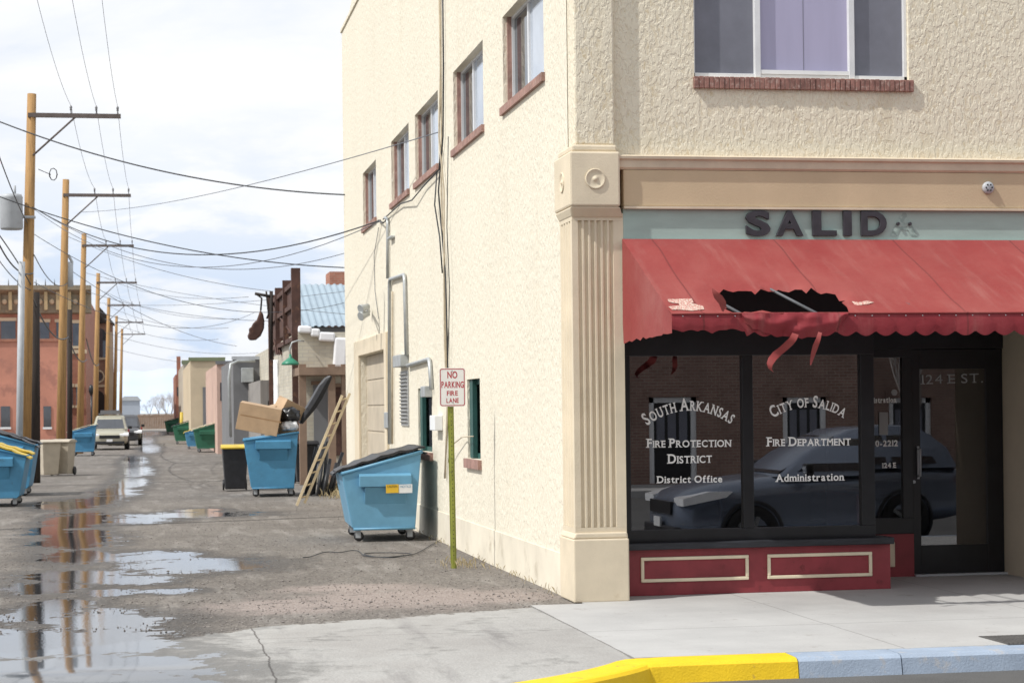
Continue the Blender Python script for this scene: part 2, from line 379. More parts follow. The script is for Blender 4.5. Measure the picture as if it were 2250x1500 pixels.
# ================================================================ SETTING: ground
YF=18.9; XW=4.08
XJ=W(1283,1390,Z=0).x; YC=W(1500,1442,Z=0).y
def xc(Y):
    if Y>=YC: return 99
    t=(YC-Y); return XJ-.1-.6*t-.95*t*t
def h(X,Y): return -.148*(1-sst(12.2,15.2,Y))
def blob_ground(px,py,rx,ry):
    c=W(px,py,Z=0); a=W(px+rx,py,Z=0); f=W(px,py-ry,Z=0); n=W(px,py+ry,Z=0)
    return (c.x,(f.y+n.y)/2,abs(a.x-c.x),abs(f.y-n.y)/2)
WET=[blob_ground(*q) for q in [(110,1485,350,52),(330,1500,160,46),(60,1415,190,36),(230,1412,170,34),(210,1362,170,20),(90,1345,90,16),(150,1325,70,12),(110,1290,90,15),(170,1262,120,12),
 (430,1240,165,15),(510,1243,85,11),(330,1222,110,11),(290,1272,110,10),(180,1222,90,16),(165,1185,85,24),(165,1145,75,21),(160,1108,78,12),(215,1098,48,9),(255,1080,45,12),(285,1060,38,13),
 (300,1035,34,13),(295,1012,28,12),(400,1131,155,6),(300,1142,80,6),(440,1120,60,4),(330,985,22,9),(322,967,16,9),(330,952,24,5),(110,1165,50,10),(370,1296,70,6),(240,1300,60,8)]]
PINK=[blob_ground(*q) for q in [(900,1312,300,24),(1050,1310,170,18),(650,1330,220,18),(780,1290,160,10)]]
def field(bl,x,y):
    m=0
    for (cx,cy,rx,ry) in bl:
        d=math.sqrt(((x-cx)/rx)**2+((y-cy)/ry)**2)
        if d<2: m=max(m,1-.5*d)
    return m
pA=W(1235,1328,Z=0); pB=W(640,1372,Z=0); pC=W(370,1402,Z=0); pD=W(-400,1470,Z=0)
edge=[pA,pB,pC,pD]
def conc(x,y):
    if x>=pA.x: yy=pA.y
    else:
        yy=pD.y
        for a,b in zip(edge,edge[1:]):
            if b.x<=x<=a.x: yy=lerp(a.y,b.y,(a.x-x)/(a.x-b.x)); break
    return max(0,min(1,.5+(yy-y)*.6))
xs=[];x=-60.
while x<-14: xs.append(x); x+=6
x=-14.
while x<-4.5: xs.append(x); x+=.6
while x<4.3: xs.append(x); x+=.075
xs.append(4.3)
ys=[];y=9.
while y<215: ys.append(y); y+=.075*(max(y,13)/13)**1.55
vs=[];fs=[];aw=[];ac=[];ap=[]
for y in ys:
    for x in xs:
        z=h(x,y)
        if y>16: z+=.012*noise.noise(Vector((x*.5,y*.2,0)))*min(1,(y-16)/6)-.008*min(1,(y-16)/6)
        vs.append((x,y,z)); aw.append(field(WET,x,y)); ac.append(conc(x,y)); ap.append(field(PINK,x,y))
nx=len(xs)
for j in range(len(ys)-1):
    for i in range(nx-1):
        if xs[i]>xc(ys[j+1])+.03: continue
        fs.append((j*nx+i,j*nx+i+1,(j+1)*nx+i+1,(j+1)*nx+i))
me=bpy.data.meshes.new('alley'); me.from_pydata(vs,[],fs)
for nm,ar in (('wet',aw),('conc',ac),('pink',ap)):
    at=me.attributes.new(nm,'FLOAT','POINT'); at.data.foreach_set('value',ar)
me.polygons.foreach_set('use_smooth',[True]*len(fs))
al=bpy.data.objects.new('alley',me); COL.objects.link(al); al['kind']='structure'
m,nt,b=base('alley_surface'); co=coords(nt,(1,1,1),True)
def attr(nt,n):
    a=nd(nt,'ShaderNodeAttribute'); a.attribute_name=n; return a.outputs['Fac']
nA=noi(nt,co,1.6,8,.66,.3); nB=noi(nt,co,7,5,.6); nC=noi(nt,co,45,4,.65); nD=noi(nt,co,.35,5,.6)
nS=noi(nt,coords(nt,(1.6,.25,1),True),1.6,6,.6)
vo=nd(nt,'ShaderNodeTexVoronoi'); vo.inputs['Scale'].default_value=38; nt.links.new(co,vo.inputs['Vector'])
edgeN=mth(nt,'ADD',mth(nt,'MULTIPLY',mth(nt,'SUBTRACT',nA,.5),1.45),mth(nt,'MULTIPLY',mth(nt,'SUBTRACT',nB,.5),.6))
wsum=mth(nt,'ADD',attr(nt,'wet'),edgeN); water=mapr(nt,wsum,.50,.54); damp=mapr(nt,wsum,.0,.42,0,.95)
csum=mth(nt,'ADD',attr(nt,'conc'),mth(nt,'MULTIPLY',edgeN,.35)); cm=mapr(nt,csum,.49,.53)
psum=mth(nt,'ADD',attr(nt,'pink'),mth(nt,'MULTIPLY',edgeN,.7)); pm=mapr(nt,psum,.30,.75,0,.8)
asp=ramp(nt,nC,[(.3,(.10,.092,.083)),(.55,(.205,.188,.17)),(.75,(.35,.33,.30))]).outputs[0]
asp=mixc(nt,mapr(nt,nD,.38,.62,0,.7),asp,(.105,.095,.086))
asp=mixc(nt,mapr(nt,nA,.48,.70,0,.65),asp,(.32,.295,.26))
asp=mixc(nt,mapr(nt,nS,.5,.68,0,.5),asp,(.38,.36,.335))
sp=ramp(nt,vo.outputs['Color'],[(.0,(.13,.11,.10)),(.6,(.25,.225,.20)),(1,(.65,.58,.52))]).outputs[0]
asp=mixc(nt,.3,asp,sp)
pk=ramp(nt,nC,[(.3,(.23,.185,.165)),(.6,(.44,.375,.345)),(.8,(.62,.55,.51))]).outputs[0]
cc=ramp(nt,nA,[(.3,(.31,.30,.285)),(.7,(.44,.435,.415))]).outputs[0]; cc=mixc(nt,mapr(nt,nC,.4,.7,0,.35),cc,(.52,.51,.49)); cc=mixc(nt,mapr(nt,nD,.45,.6,0,.3),cc,(.27,.25,.235)); cc=mixc(nt,mapr(nt,nS,.53,.72,0,.6),cc,(.22,.21,.205))
sx_=nd(nt,'ShaderNodeSeparateXYZ'); nt.links.new(co,sx_.inputs[0])
XQ=W(585,1440,Z=0).x
jl=mapr(nt,mth(nt,'ABSOLUTE',mth(nt,'ADD',mth(nt,'SUBTRACT',sx_.outputs[0],XQ),mth(nt,'MULTIPLY',mth(nt,'SUBTRACT',nA,.5),.12))),.003,.012,.8,0); cc=mixc(nt,jl,cc,(.09,.08,.075))
cy=mth(nt,'ADD',mth(nt,'SUBTRACT',sx_.outputs[1],W(900,1392,Z=0).y),mth(nt,'MULTIPLY',mth(nt,'SUBTRACT',nA,.5),.25)); jl2=mapr(nt,mth(nt,'ABSOLUTE',cy),.004,.014,.5,0); cc=mixc(nt,jl2,cc,(.12,.11,.10))
col=mixc(nt,pm,asp,pk); col=mixc(nt,cm,col,cc)
dk=mixc(nt,1.0,col,(.42,.415,.41),'MULTIPLY'); col=mixc(nt,damp,col,dk); col=mixc(nt,water,col,mixc(nt,1.,col,(.30,.38,.50),'MULTIPLY'))  # damp darkens the ground; blue water tint imitates the sky's reflection
nt.links.new(col,b.inputs['Base Color']); ro=mth(nt,'SUBTRACT',.92,mth(nt,'MULTIPLY',damp,.42))
wr=mth(nt,'ADD',.010,mth(nt,'ADD',mth(nt,'MULTIPLY',cm,.03),mapr(nt,nB,.5,.75,0,.03)))
mixf=nd(nt,'ShaderNodeMix',data_type='FLOAT'); nt.links.new(water,mixf.inputs[0]); nt.links.new(ro,mixf.inputs[2]); nt.links.new(wr,mixf.inputs[3])
nt.links.new(mixf.outputs[0],b.inputs['Roughness'])
ior=nd(nt,'ShaderNodeMix',data_type='FLOAT'); nt.links.new(water,ior.inputs[0]); ior.inputs[2].default_value=1.3; ior.inputs[3].default_value=1.75; nt.links.new(ior.outputs[0],b.inputs['IOR'])
bs=mth(nt,'MULTIPLY',mth(nt,'SUBTRACT',1.,mth(nt,'MULTIPLY',water,.985)),mth(nt,'SUBTRACT',.85,mth(nt,'MULTIPLY',cm,.6)))
hh=mth(nt,'ADD',nC,mth(nt,'MULTIPLY',vo.outputs['Distance'],.8)); bumpn(nt,b,hh,bs,.022)
me.materials.append(m)
# sidewalk
m,nt,b=base('sidewalk_concrete'); co=coords(nt,(1,1,1),True); s=nd(nt,'ShaderNodeSeparateXYZ'); nt.links.new(co,s.inputs[0])
n1=noi(nt,co,1.1,7,.6); n2=noi(nt,co,60,3,.6); n3=noi(nt,co,.4,4,.6)
c=ramp(nt,n1,[(.3,(.39,.385,.375)),(.7,(.48,.475,.46))]).outputs[0]; c=mixc(nt,mapr(nt,n3,.5,.62,0,.3),c,(.34,.325,.315)); c=mixc(nt,mapr(nt,n2,.5,.75,0,.3),c,(.57,.56,.55))
n5=noi(nt,co,2.7,8,.7); c=mixc(nt,mapr(nt,n5,.60,.68,0,.5),c,(.26,.23,.21)); n6=noi(nt,coords(nt,(1,1,1),True),14,4,.6); c=mixc(nt,mapr(nt,n6,.69,.73,0,.6),c,(.15,.13,.12))
YJ=W(1300,1388,Z=0).y
def line(coord,c0,per,w=.007):
    t=mth(nt,'SUBTRACT',coord,c0); t=mth(nt,'PINGPONG',t,per/2) ; return mapr(nt,t,w*.4,w,1,0)
wob=mth(nt,'MULTIPLY',mth(nt,'SUBTRACT',n1,.5),.05)
g1=line(mth(nt,'ADD',s.outputs[0],wob),XJ,2.15); g2=line(s.outputs[1],YJ,6.,.01); g=mth(nt,'MAXIMUM',g1,g2)
c=mixc(nt,mth(nt,'MULTIPLY',g,.65),c,(.12,.11,.10)); nt.links.new(c,b.inputs['Base Color']); b.inputs['Roughness'].default_value=.85
bumpn(nt,b,mth(nt,'SUBTRACT',mth(nt,'MULTIPLY',n2,.4),g),.35,.01); M['walk']=m
sw=MB(); sw.box(XJ,4.1,YC,pA.y,-.2,.006); sw.box(4.101,45,YC,21.5,-.2,.006); sw.build('sidewalk',M['walk'])['kind']='structure'
def kerb(path,mt,nm='kerb'):
    prof=[(0,-.3),(0,0.004),(.24,.0),(.275,-.006),(.30,-.028),(.325,-.15),(.34,-.3)]
    vs=[];n=len(prof)
    for i,(x,y,z) in enumerate(path):
        a=path[max(0,i-1)];c=path[min(len(path)-1,i+1)]; t=Vector((c[0]-a[0],c[1]-a[1],0)).normalized(); nn=Vector((t.y,-t.x,0))
        for (u,w) in prof:
            zz=z+w if w>-.1 else min(w,-.13)
            vs.append(Vector((x,y,0))+nn*u+Vector((0,0,zz)))
    fs=[(i*n+k,i*n+k+1,(i+1)*n+k+1,(i+1)*n+k) for i in range(len(path)-1) for k in range(n-1)]
    mb=MB().add(vs,fs,False)
    mb.f.append(tuple(range(n))); mb.f.append(tuple(range(len(vs)-n,len(vs)))); mb.sm+=[False]*2
    o=mb.build(nm,mt); o['kind']='structure'; return o
XY=W(1755,1445,Z=0).x; XB=W(1992,1440,Z=0).x
path=[]
yy=13.0
while yy<YC-.05: path.append((xc(yy),yy,h(0,yy)*.96+.010)); yy+=.04
path+=[(XJ-.07,YC-.03,h(0,YC)*.6+.006),(XJ+.02,YC-.012,h(0,YC)*.4+.004),(XJ+.12,YC-.003,h(0,YC)*.2),(XJ+.25,YC,0),(XJ+.7,YC,.0)]
path+=[(lerp(XJ+1.,XY-.004,i/5),YC,0) for i in range(6)]
kerb(path,M['kerby'])
kerb([(lerp(XY+.004,XB-.005,i/3),YC,0) for i in range(4)],M['kerbb'])
kerb([(lerp(XB+.005,40,i/12),YC,0) for i in range(13)],M['kerbb'])
m_street=mat('street_asphalt',(.10,.098,.095),.9,.2,.8,.5,50); MB().box(-80,80,-4.5,YC-.1,-.4,-.15).build('street',m_street)['kind']='structure'
MB().box(-80,80,-8,-4.5,-.4,.0).build('far_sidewalk',M['walk'])['kind']='structure'
e=MB(); e.quad((-3500,-600,-.42),(3500,-600,-.42),(3500,4500,-.42),(-3500,4500,-.42)); e.build('ground',M['earth'])['kind']='structure'
MB().box(-60,60,215,420,-.42,-.03).build('ground',mat('far_gravel',(.30,.28,.25),.95,.2,.1,0,1))['kind']='structure'
c0=W(2150,1398,Z=.006); c1=W(2330,1412,Z=.006); mb=MB(); mb.box(c0.x,c1.x,c1.y,c0.y,-.02,.012)
for i in range(12): mb.box(lerp(c0.x,c1.x,(i+.2)/12),lerp(c0.x,c1.x,(i+.7)/12),c1.y+.03,c0.y-.03,.012,.016)
tag(mb.build('access_cover',mat('cast_iron',(.12,.115,.11),.7,.2,9,.2,30,metal=.3)),'dark rectangular iron access cover set in the pavement near the kerb','cover')
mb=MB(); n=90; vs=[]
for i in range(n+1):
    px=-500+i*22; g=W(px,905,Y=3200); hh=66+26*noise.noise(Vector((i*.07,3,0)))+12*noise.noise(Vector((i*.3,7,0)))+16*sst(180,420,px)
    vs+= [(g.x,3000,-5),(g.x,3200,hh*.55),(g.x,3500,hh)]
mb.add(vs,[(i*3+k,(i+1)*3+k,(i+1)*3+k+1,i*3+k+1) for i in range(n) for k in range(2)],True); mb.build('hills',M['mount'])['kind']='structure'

# ================================================================ MAIN BUILDING
B=thing('corner_building','cream stucco two-storey corner building with torn red awning over black storefront','building',(4.1,18.9,0))
TOP=9.86; YBACK=W(757,600,X=XW).y; XR=17.; YW=YF+.09
def SY(px,py=700): return W(px,py,X=XW).y
zs0,zs1=5.38,6.43
wins=[(1197,1107),(1063,997),(963,912),(898,859),(825,796)]
holes=[(SY(a,300),SY(b,300),zs0,zs1) for a,b in wins]
gz=W(820,775,X=XW).z; g0,g1=SY(848),SY(791)
holes.append((g0,g1,0.0,gz))
lw=[(1055,1027,W(1040,832,X=XW).z,W(1040,1008,X=XW).z),(949,919,W(935,852,X=XW).z,W(935,992,X=XW).z)]
for a,b,zt,zb in lw: holes.append((SY(a,900),SY(b,900),zb,zt))
mb=MB(); mb.wall('X',XW,YF+.3,YBACK,-.1,TOP,holes,.16)
mb.build('wall',M['st_side'],B,recalc=False)
mb=MB(); mb.box(XW-.03,XW+.3,YF+.5,YBACK+.03,TOP,TOP+.07)
mb.prism([(YBACK+.03,TOP+.071),(YBACK-1.,TOP+.071),(YBACK-1.6,TOP+.12),(YBACK-2.6,TOP+.36),(YF+.5,TOP+.36),(YF+.5,TOP+.071)][::-1],'x',XW,XW+.3)
mb.build('parapet_cap',M['st_side'],B)
mb=MB(); mb.box(XW-.012,XW+.02,YF+.62,g0-.4,-.05,.42); mb.build('wall_base',mat('base_render',(.72,.66,.54),.9,.12,1.,.2,20,col2=(.48,.42,.32),c2=(.52,.8)),B)
mb=MB(); mb.quad((XW,YBACK,0),(XR,YBACK,0),(XR,YBACK,TOP),(XW,YBACK,TOP)); mb.quad((XR,YF+.1,0),(XR,YBACK,0),(XR,YBACK,TOP),(XR,YF+.1,TOP)); mb.build('wall',M['st_side'],B,recalc=False)
MB().box(XW+.02,XR,YF+.3,YBACK-.02,TOP-.5,TOP-.3).build('roof',M['greyplas'],B)
for i,((a,b,z0,z1),(pa,pb)) in enumerate(zip(holes[:5],wins)):
    d=XW+.15; mb=MB(); t=.035
    mb.box(d-.05,d,a,b,z0,z0+t); mb.box(d-.05,d,a,b,z1-t,z1); mb.box(d-.05,d,a,a+t,z0+t,z1-t); mb.box(d-.05,d,b-t*2,b,z0+t,z1-t); mm=(a+b)/2+.2; mb.box(d-.045,d,mm-.035,mm+.035,z0+t,z1-t)
    w=mb.build('window',M['alu'],B)
    MB().box(d-.02,d+.005,mm+.03,b-.03,z0+.03,z1-.03).build('pane',M['glassdark'],w)
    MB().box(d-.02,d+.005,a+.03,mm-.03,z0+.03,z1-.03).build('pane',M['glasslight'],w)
    MB().box(d-.10,d-.052,b-.04,b-.002,z0,z1).build('jamb',M['brownsill'],w)
    mb=MB(); k=int((b-a)/.09)
    for j in range(k): mb.box(XW-.04,XW+.12,lerp(a-.06,b+.06,j/k)+.003,lerp(a-.06,b+.06,(j+1)/k)-.003,z0-.09,z0-.001)
    sl=mb.build('sill',M['brownsill'],w)
for (a,b,z0,z1) in holes[6:]:
    d=XW+.15; mb=MB(); t=.07
    mb.box(d-.06,d,a,b,z0,z0+t); mb.box(d-.06,d,a,b,z1-t,z1); mb.box(d-.06,d,a,a+t,z0+t,z1-t); mb.box(d-.06,d,b-t,b,z0+t,z1-t)
    w=mb.build('window',M['grnframe'],B); MB().box(d-.015,d+.005,a+.03,b-.03,z0+.03,z1-.03).build('pane',M['glassdark'],w)
    MB().box(d-.10,d-.062,lerp(a,b,.08),lerp(a,b,.2),z0+t,z1-t).build('mullion',M['white'],w)
    MB().box(d-.12,d-.062,b-.25,b-.005,z0+.01,z1-.01).build('shutter',M['grnframe'],w)
    mb=MB(); k=max(3,int((b-a)/.09))
    for j in range(k): mb.box(XW-.05,XW+.12,lerp(a-.08,b+.08,j/k)+.003,lerp(a-.08,b+.08,(j+1)/k)-.003,z0-.12,z0-.001)
    mb.build('sill',M['brownsill'],w)
mb=MB(); mb.box(XW+.13,XW+.15,g0,g1,0,gz)
for i in range(6): z=lerp(0,gz,i/6); mb.box(XW+.115,XW+.129,g0+.05,g1-.05,z+.02,z+gz/6-.02)
gd=mb.build('garage_door',M['garage'],B,bevel=.004)
mb=MB(); mb.box(XW-.05,XW+.0,g0-.3,g0,0,gz+.3); mb.box(XW-.05,XW+.0,g1,g1+.8,0,gz+.3); mb.box(XW-.05,XW+.0,g0,g1,gz,gz+.3); mb.build('frame',M['pil'],gd,bevel=.01)
a,b=SY(897),SY(881); z1,z0=W(890,815,X=XW).z,W(890,935,X=XW).z
mb=MB(); mb.box(XW-.02,XW,a,b,z0,z1)
for i in range(14): z=lerp(z0+.03,z1-.03,i/14); mb.obox((XW-.035,(a+b)/2,z+.03),(.04,(b-a)-.1,.012),(0,.6,0))
mb.build('louvre',M['louver'],B)
def sp(px,py,o=.04): return W(px,py,X=XW-o)
def pipe(pts,r,mt,nm='conduit',par=B,o=.04):
    P=[sp(*p,o) for p in pts]; Q=[P[0]]
    for i in range(1,len(P)-1):
        a,b,c=P[i-1],P[i],P[i+1]; ra=min(.1,(a-b).length*.4); rb=min(.1,(c-b).length*.4)
        Q+=[b+(a-b).normalized()*ra]+[b+(a-b).normalized()*ra*.35+(c-b).normalized()*rb*.35]+[b+(c-b).normalized()*rb]
    Q.append(P[-1]); return MB().tube(Q,r,8).build(nm,mt,par)
pipe([(856,975),(856,614),(889,603),(893,780)],.032,M['conduit'])
pipe([(895,803),(944,788),(948,855)],.032,M['conduit'])
pipe([(852,612),(852,482),(846,478)],.028,M['conduit'])
pipe([(862,975),(862,640)],.02,M['cablecream'],'cable')
def sbox(x0,x1,y0,y1,dep,mt,nm):
    a,b=SY(x1,y0),SY(x0,y0); z0,z1=W((x0+x1)/2,y1,X=XW).z,W((x0+x1)/2,y0,X=XW).z
    return MB().box(XW-dep,XW-.001,a,b,z0,z1).build(nm,mt,B,bevel=.01)
sbox(881,898,780,806,.14,M['conduit'],'junction_box'); sbox(941,950,848,872,.12,M['conduit'],'junction_box'); sbox(962,973,912,945,.12,M['white'],'meter_box'); sbox(860,868,520,525,.08,M['conduit'],'bracket')
sbox(852,861,905,940,.07,M['conduit'],'junction_box')
for k,off in enumerate((0,6,-5)):
    pts=[(968+off,-60),(970+off*.8,150),(969+off,300),(971-off,420),(976+off*.5,600),(980+off*.3,760),(984+off*.4,900),(978,1050)]
    MB().tube([sp(x+random.uniform(-2,2),y,.02+.012*k) for x,y in pts],.012,6).build('cable',M['cablecream'] if k!=1 else M['cable'],B)
MB().tube([sp(985,300,.05),sp(982,500,.05),sp(988,640,.05),sp(984,800,.05)],.007,6).build('cable',M['cable'],B)
MB().tube([sp(842,482,.03),sp(880,448,.05),sp(905,440,.08),sp(930,410,.05),sp(965,372,.05),sp(968,330,.03)],.011,6).build('cable',M['cable'],B)
MB().tube([sp(960,378,.03),sp(955,450,.05),sp(966,520,.05),sp(972,600,.03)],.011,6).build('cable',M['cable'],B)
MB().tube([sp(831,484,.03),sp(842,490,.12),sp(852,480,.03)],.014,6).build('cable',M['cable'],B)
MB().tube([sp(832,500,.02),sp(822,560,.02),sp(824,640,.02),sp(832,700,.02)],.006,6).build('cable',M['cablegrey'],B)
MB().tube([sp(985,1015,.05),sp(990,980,.1),sp(1015,960,.06),sp(1040,958,.03)],.008,6).build('cable',M['cablecream'],B)
mb=MB(); c=sp(812,684,.05); mb.lathe(c,[(.07,0),(.07,.06)],(-1,0,0),12); fl=mb.build('floodlight',M['conduit'],B)
for q in ((800,676,-.12),(800,692,.12)):
    p=sp(q[0],q[1],.28); MB().tube([c,(c+p)/2+Vector((0,0,.02)),p],.02,6).lathe(p,[(.05,-.1),(.06,0),(.085,.08),(.08,.09)],(-.8,-.5,-.3),12).build('lamp_head',M['conduit'],fl)
# ---- pilaster, front
PX0,PX1=W(1265,1100,Y=YF).x, W(1378,1100,Y=YF).x; PD=YF+.62
zb=W(1320,1183,Y=YF).z; zt=W(1320,468,Y=YF).z; zc0=W(1320,455,Y=YF).z; zc1=W(1320,335,Y=YF).z
f0=PX0+.05; n=6; fw=(PX1-.09-f0)/n; poly=[(PX0,YF+.03),(f0,YF+.03)]
for i in range(n):
    a=f0+i*fw; 
    for k in range(7): th=pi*k/6; poly.append((a+fw*.16+fw*.68*(1-cos(th))/2,YF+.03+.028*sin(th)))
poly+=[(PX1,YF+.03),(PX1,YF+.6)]
poly+=[(PX0,YF+.6)]
for i in range(4):
    b=YF+.55-i*.12
    for k in range(5): th=pi*k/4; poly.append((PX0+.02*sin(th),b-.085*(1-cos(th))/2))
zf0,zf1=W(1320,1158,Y=YF).z,W(1320,484,Y=YF).z
mb=MB(); mb.prism(poly,'z',zf0,zf1); mb.box(PX0,PX1,YF+.03,PD,zb,zf0-.001); mb.box(PX0,PX1,YF+.03,PD,zf1+.001,zt)
pl=mb.build('pilaster',M['pil'],B)
mb=MB(); mb.box(PX0-.03,PX1+.012,YF-.02,PD+.03,.0,zb); 
mb.prism([(PX0-.03,zb+.001),(PX1+.01,zb+.001),(PX1,zb+.06),(PX0,zb+.06)],'y',YF+.0,PD+.01); mb.build('base',M['pil'],pl,bevel=.015)
cx0=W(1252,400,Y=YF-.08).x; cx1=W(1363,400,Y=YF-.08).x
mb=MB(); mb.box(cx0,cx1,YF-.08,PD+.06,zc0,zc1); mb.add([(PX0+.0,YF+.02,zc0-.1),(PX1,YF+.02,zc0-.1),(PX1,PD,zc0-.1),(PX0,PD,zc0-.1),(cx0,YF-.08,zc0-.001),(cx1,YF-.08,zc0-.001),(cx1,PD+.06,zc0-.001),(cx0,PD+.06,zc0-.001)],[(0,3,2,1),(4,5,6,7),(0,1,5,4),(1,2,6,5),(2,3,7,6),(3,0,4,7)])
mb.box(cx0+.03,cx1-.02,YF-.04,PD,zc1+.001,zc1+.07); mb.build('capital',M['pil'],pl,bevel=.02)
r=.098; cz=W(1308,393,Y=YF-.08)
for cen,ax in ((cz,(0,-1,0)),(Vector((cx0,YF+.28,cz.z)),(-1,0,0))):
    MB().lathe(cen,[(r,-.02),(r,.010),(r*.94,.014),(r*.84,.003),(r*.5,.001),(r*.22,.003),(r*.18,.012),(r*.08,.016),(0,.017)],ax,28).build('rosette',M['pil'],pl)
XP1=W(1350,200,Y=YF).x; xl=W(1262,200,Y=YF).x
MB().box(xl,XP1,YF,YF+.55,zc1+.07,TOP).build('corner_pier',M['st_front'],B,bevel=.02)
MB().box(xl+.002,XP1,YF,YF+.55,TOP+.001,TOP+.4).build('pier_cap',M['st_front'],B)
zcor1=W(1700,349,Y=YF).z; zcor0=W(1700,455,Y=YF).z; zs_=W(1700,526,Y=YF).z
wx0,wx1=W(1530,100,Y=YF).x,W(2004,100,Y=YF).x; wz0=W(1760,169,Y=YF).z; wz1=wz0+1.35
mb=MB(); mb.wall('Y',YW,XP1-.01,XR,zcor1-.05,TOP+.4,[(wx0,wx1,wz0,wz1)],.12); mb.build('wall',M['st_front'],B,recalc=False)
mb=MB(); mb.box(PX1+.001,XR,YF+.0,YF+.3,zcor0+.0,zcor1-.12)
mb.build('fascia',M['tan'],B,bevel=.01)
mb=MB(); prof=[(YF+.3,zcor1-.119),(YF+.0,zcor1-.119),(YF-.02,zcor1-.10),(YF-.03,zcor1-.03),(YF-.055,zcor1-.02),(YF-.06,zcor1+.005),(YF+.02,zcor1+.025),(YF+.3,zcor1+.03)]
mb.prism(prof,'x',cx1-.0,XR); mb.build('cornice',M['tanlip'],B)
MB().box(PX1+.001,XR,YF-.02,YF+.1,zcor0-.025,zcor0-.001).build('moulding',M['tanlip'],B)
sgn=MB().box(PX1+.001,XR,YF+.028,YF+.2,zs_-.08,zcor0-.026).build('sign_board',M['teal'],B)
for ch,a,b in (('S',1637,1691),('A',1703,1763),('L',1783,1836),('I',1851,1869),('D',1890,1946)):
    pL=W(a,519,Y=YF+.03); pR=W(b,519,Y=YF+.03); cap=(W(1700,464,Y=YF+.03)-W(1700,519,Y=YF+.03)).z
    textmesh(MB(),ch,pL,pR,cap,YF-.015,off=.04,serif=False,ext=.04).build('letter',M['bronze'],sgn,bevel=.004)
textmesh(MB(),'A',W(1956,519,Y=YF+.03),W(2016,519,Y=YF+.03),.235,YF+.024,off=.04,serif=False).build('letter_ghost',M['tealghost'],sgn,recalc=False)
for q in (1972,1998): MB().lathe(W(q,492,Y=YF+.03),[(.016,0),(.016,.03)],(0,-1,0),8).build('stud',M['bronze'],sgn)
c=W(2170,413,Y=YF); MB().lathe(c,[(.062,0),(.062,.02),(.05,.035),(.0,.04)],(0,-1,0),20).build('alarm_disc',M['steel'],B)
mb=MB()
for k in range(6): a=k*pi/3; mb.lathe(c+Vector((.032*cos(a),-.036,.032*sin(a))),[(.008,0),(.008,.01)],(0,-1,0),8)
mb.build('alarm_vents',M['black'],B)
# upstairs front window
d=YW+.11; mb=MB(); t=.035
mb.box(wx0,wx1,d-.06,d,wz0,wz0+t+.01); mb.box(wx0,wx1,d-.06,d,wz1-t,wz1); mb.box(wx0,wx0+t*.7,d-.06,d,wz0,wz1); mb.box(wx1-t,wx1,d-.06,d,wz0,wz1)
m1=W(1660,100,Y=d).x; m2=W(1866,100,Y=d).x
for q in (m1,m2): mb.box(q-.03,q+.03,d-.075,d,wz0+.01,wz1)
w=mb.build('window',M['alu'],B,bevel=.004)
mb=MB(); mb.box(m1+.03,m2-.03,d-.07,d-.055,wz0+.045,wz0+.085); mb.build('sash_rail',M['white'],w)
MB().box(wx0+.02,m1-.02,d-.02,d-.01,wz0+.03,wz1-.02).build('pane',M['screen'],w); MB().box(m2+.02,wx1-.02,d-.02,d-.01,wz0+.03,wz1-.02).build('pane',M['screen'],w)
bl=MB().box(m1+.02,m2-.02,d-.02,d-.01,wz0+.03,wz1-.02).build('pane',M['lav'],w)
MB().box((m1+m2)/2-.002,(m1+m2)/2+.002,d-.023,d-.021,wz0+.09,wz1-.02).build('blind_edge',M['screen'],w)
mb=MB(); k=44
for j in range(k):
    a=lerp(wx0-.015,wx1+.04,j/k); b=lerp(wx0-.015,wx1+.04,(j+1)/k); mb.box(a+.004,b-.004,YW-.045+random.uniform(-.006,.006),YW+.08,wz0-.12,wz0-.004+random.uniform(-.003,.002))
si=mb.build('sill',M['brickred'],w,bevel=.004)
MB().box(wx0-.01,wx1+.035,YW-.034,YW+.07,wz0-.115,wz0-.012).build('mortar',M['mortar'],w)
# ---- storefront
YS=19.32; YG=YS+.10; YR=W(2100,1264,Z=0).y
XS1=W(1926,1000,Y=YS).x; XD1=W(2207,1000,Y=YR).x
bz1=W(1650,1203,Y=YS-.1).z; hz=W(1640,780,Y=YS).z; gz0=W(1640,1160,Y=YS).z
XB1=W(1957,1250,Y=YS).x
mb=MB(); mb.box(PX1+.0,XB1,YS,YS+.35,.006,bz1); bk=mb.build('bulkhead',M['red'],B,bevel=.006)
for x0,x1,y0,y1 in ((1408,1644,1218,1279),(1686,1915,1211,1271)):
    a=W(x0,y1,Y=YS); b=W(x1,y0,Y=YS); t=.033
    mb=MB(); 
    mb.box(a.x,b.x,YS-.022,YS+.002,a.z,a.z+t); mb.box(a.x,b.x,YS-.022,YS+.002,b.z-t,b.z); mb.box(a.x,a.x+t,YS-.022,YS+.002,a.z+t,b.z-t); mb.box(b.x-t,b.x,YS-.022,YS+.002,a.z+t,b.z-t)
    mb.build('panel_trim',M['cream'],bk,bevel=.006)
mb=MB(); mb.box(PX1+.0,XB1+.012,YS-.09,YS+.34,bz1+.002,bz1+.07); mb.build('sill',M['blacksill'],bk,bevel=.01)
sf=MB(); 
pn=[(1386,1633),(1656,1893)]
P_=[(W(a,1000,Y=YS+.05).x,W(b,1000,Y=YS+.05).x) for a,b in pn]
xa=PX1-.02; zb0=bz1+.07
sf.box(xa,XS1,YS+.05,YS+.14,zb0,gz0); sf.box(xa,XS1,YS+.05,YS+.14,hz,3.75)
sf.box(xa,P_[0][0],YS+.05,YS+.14,gz0,hz); sf.box(P_[0][1],P_[1][0],YS+.05,YS+.14,gz0,hz); sf.box(P_[1][1],XS1,YS+.05,YS+.14,gz0,hz)
fr=sf.build('storefront_frame',M['black'],B,bevel=.004)
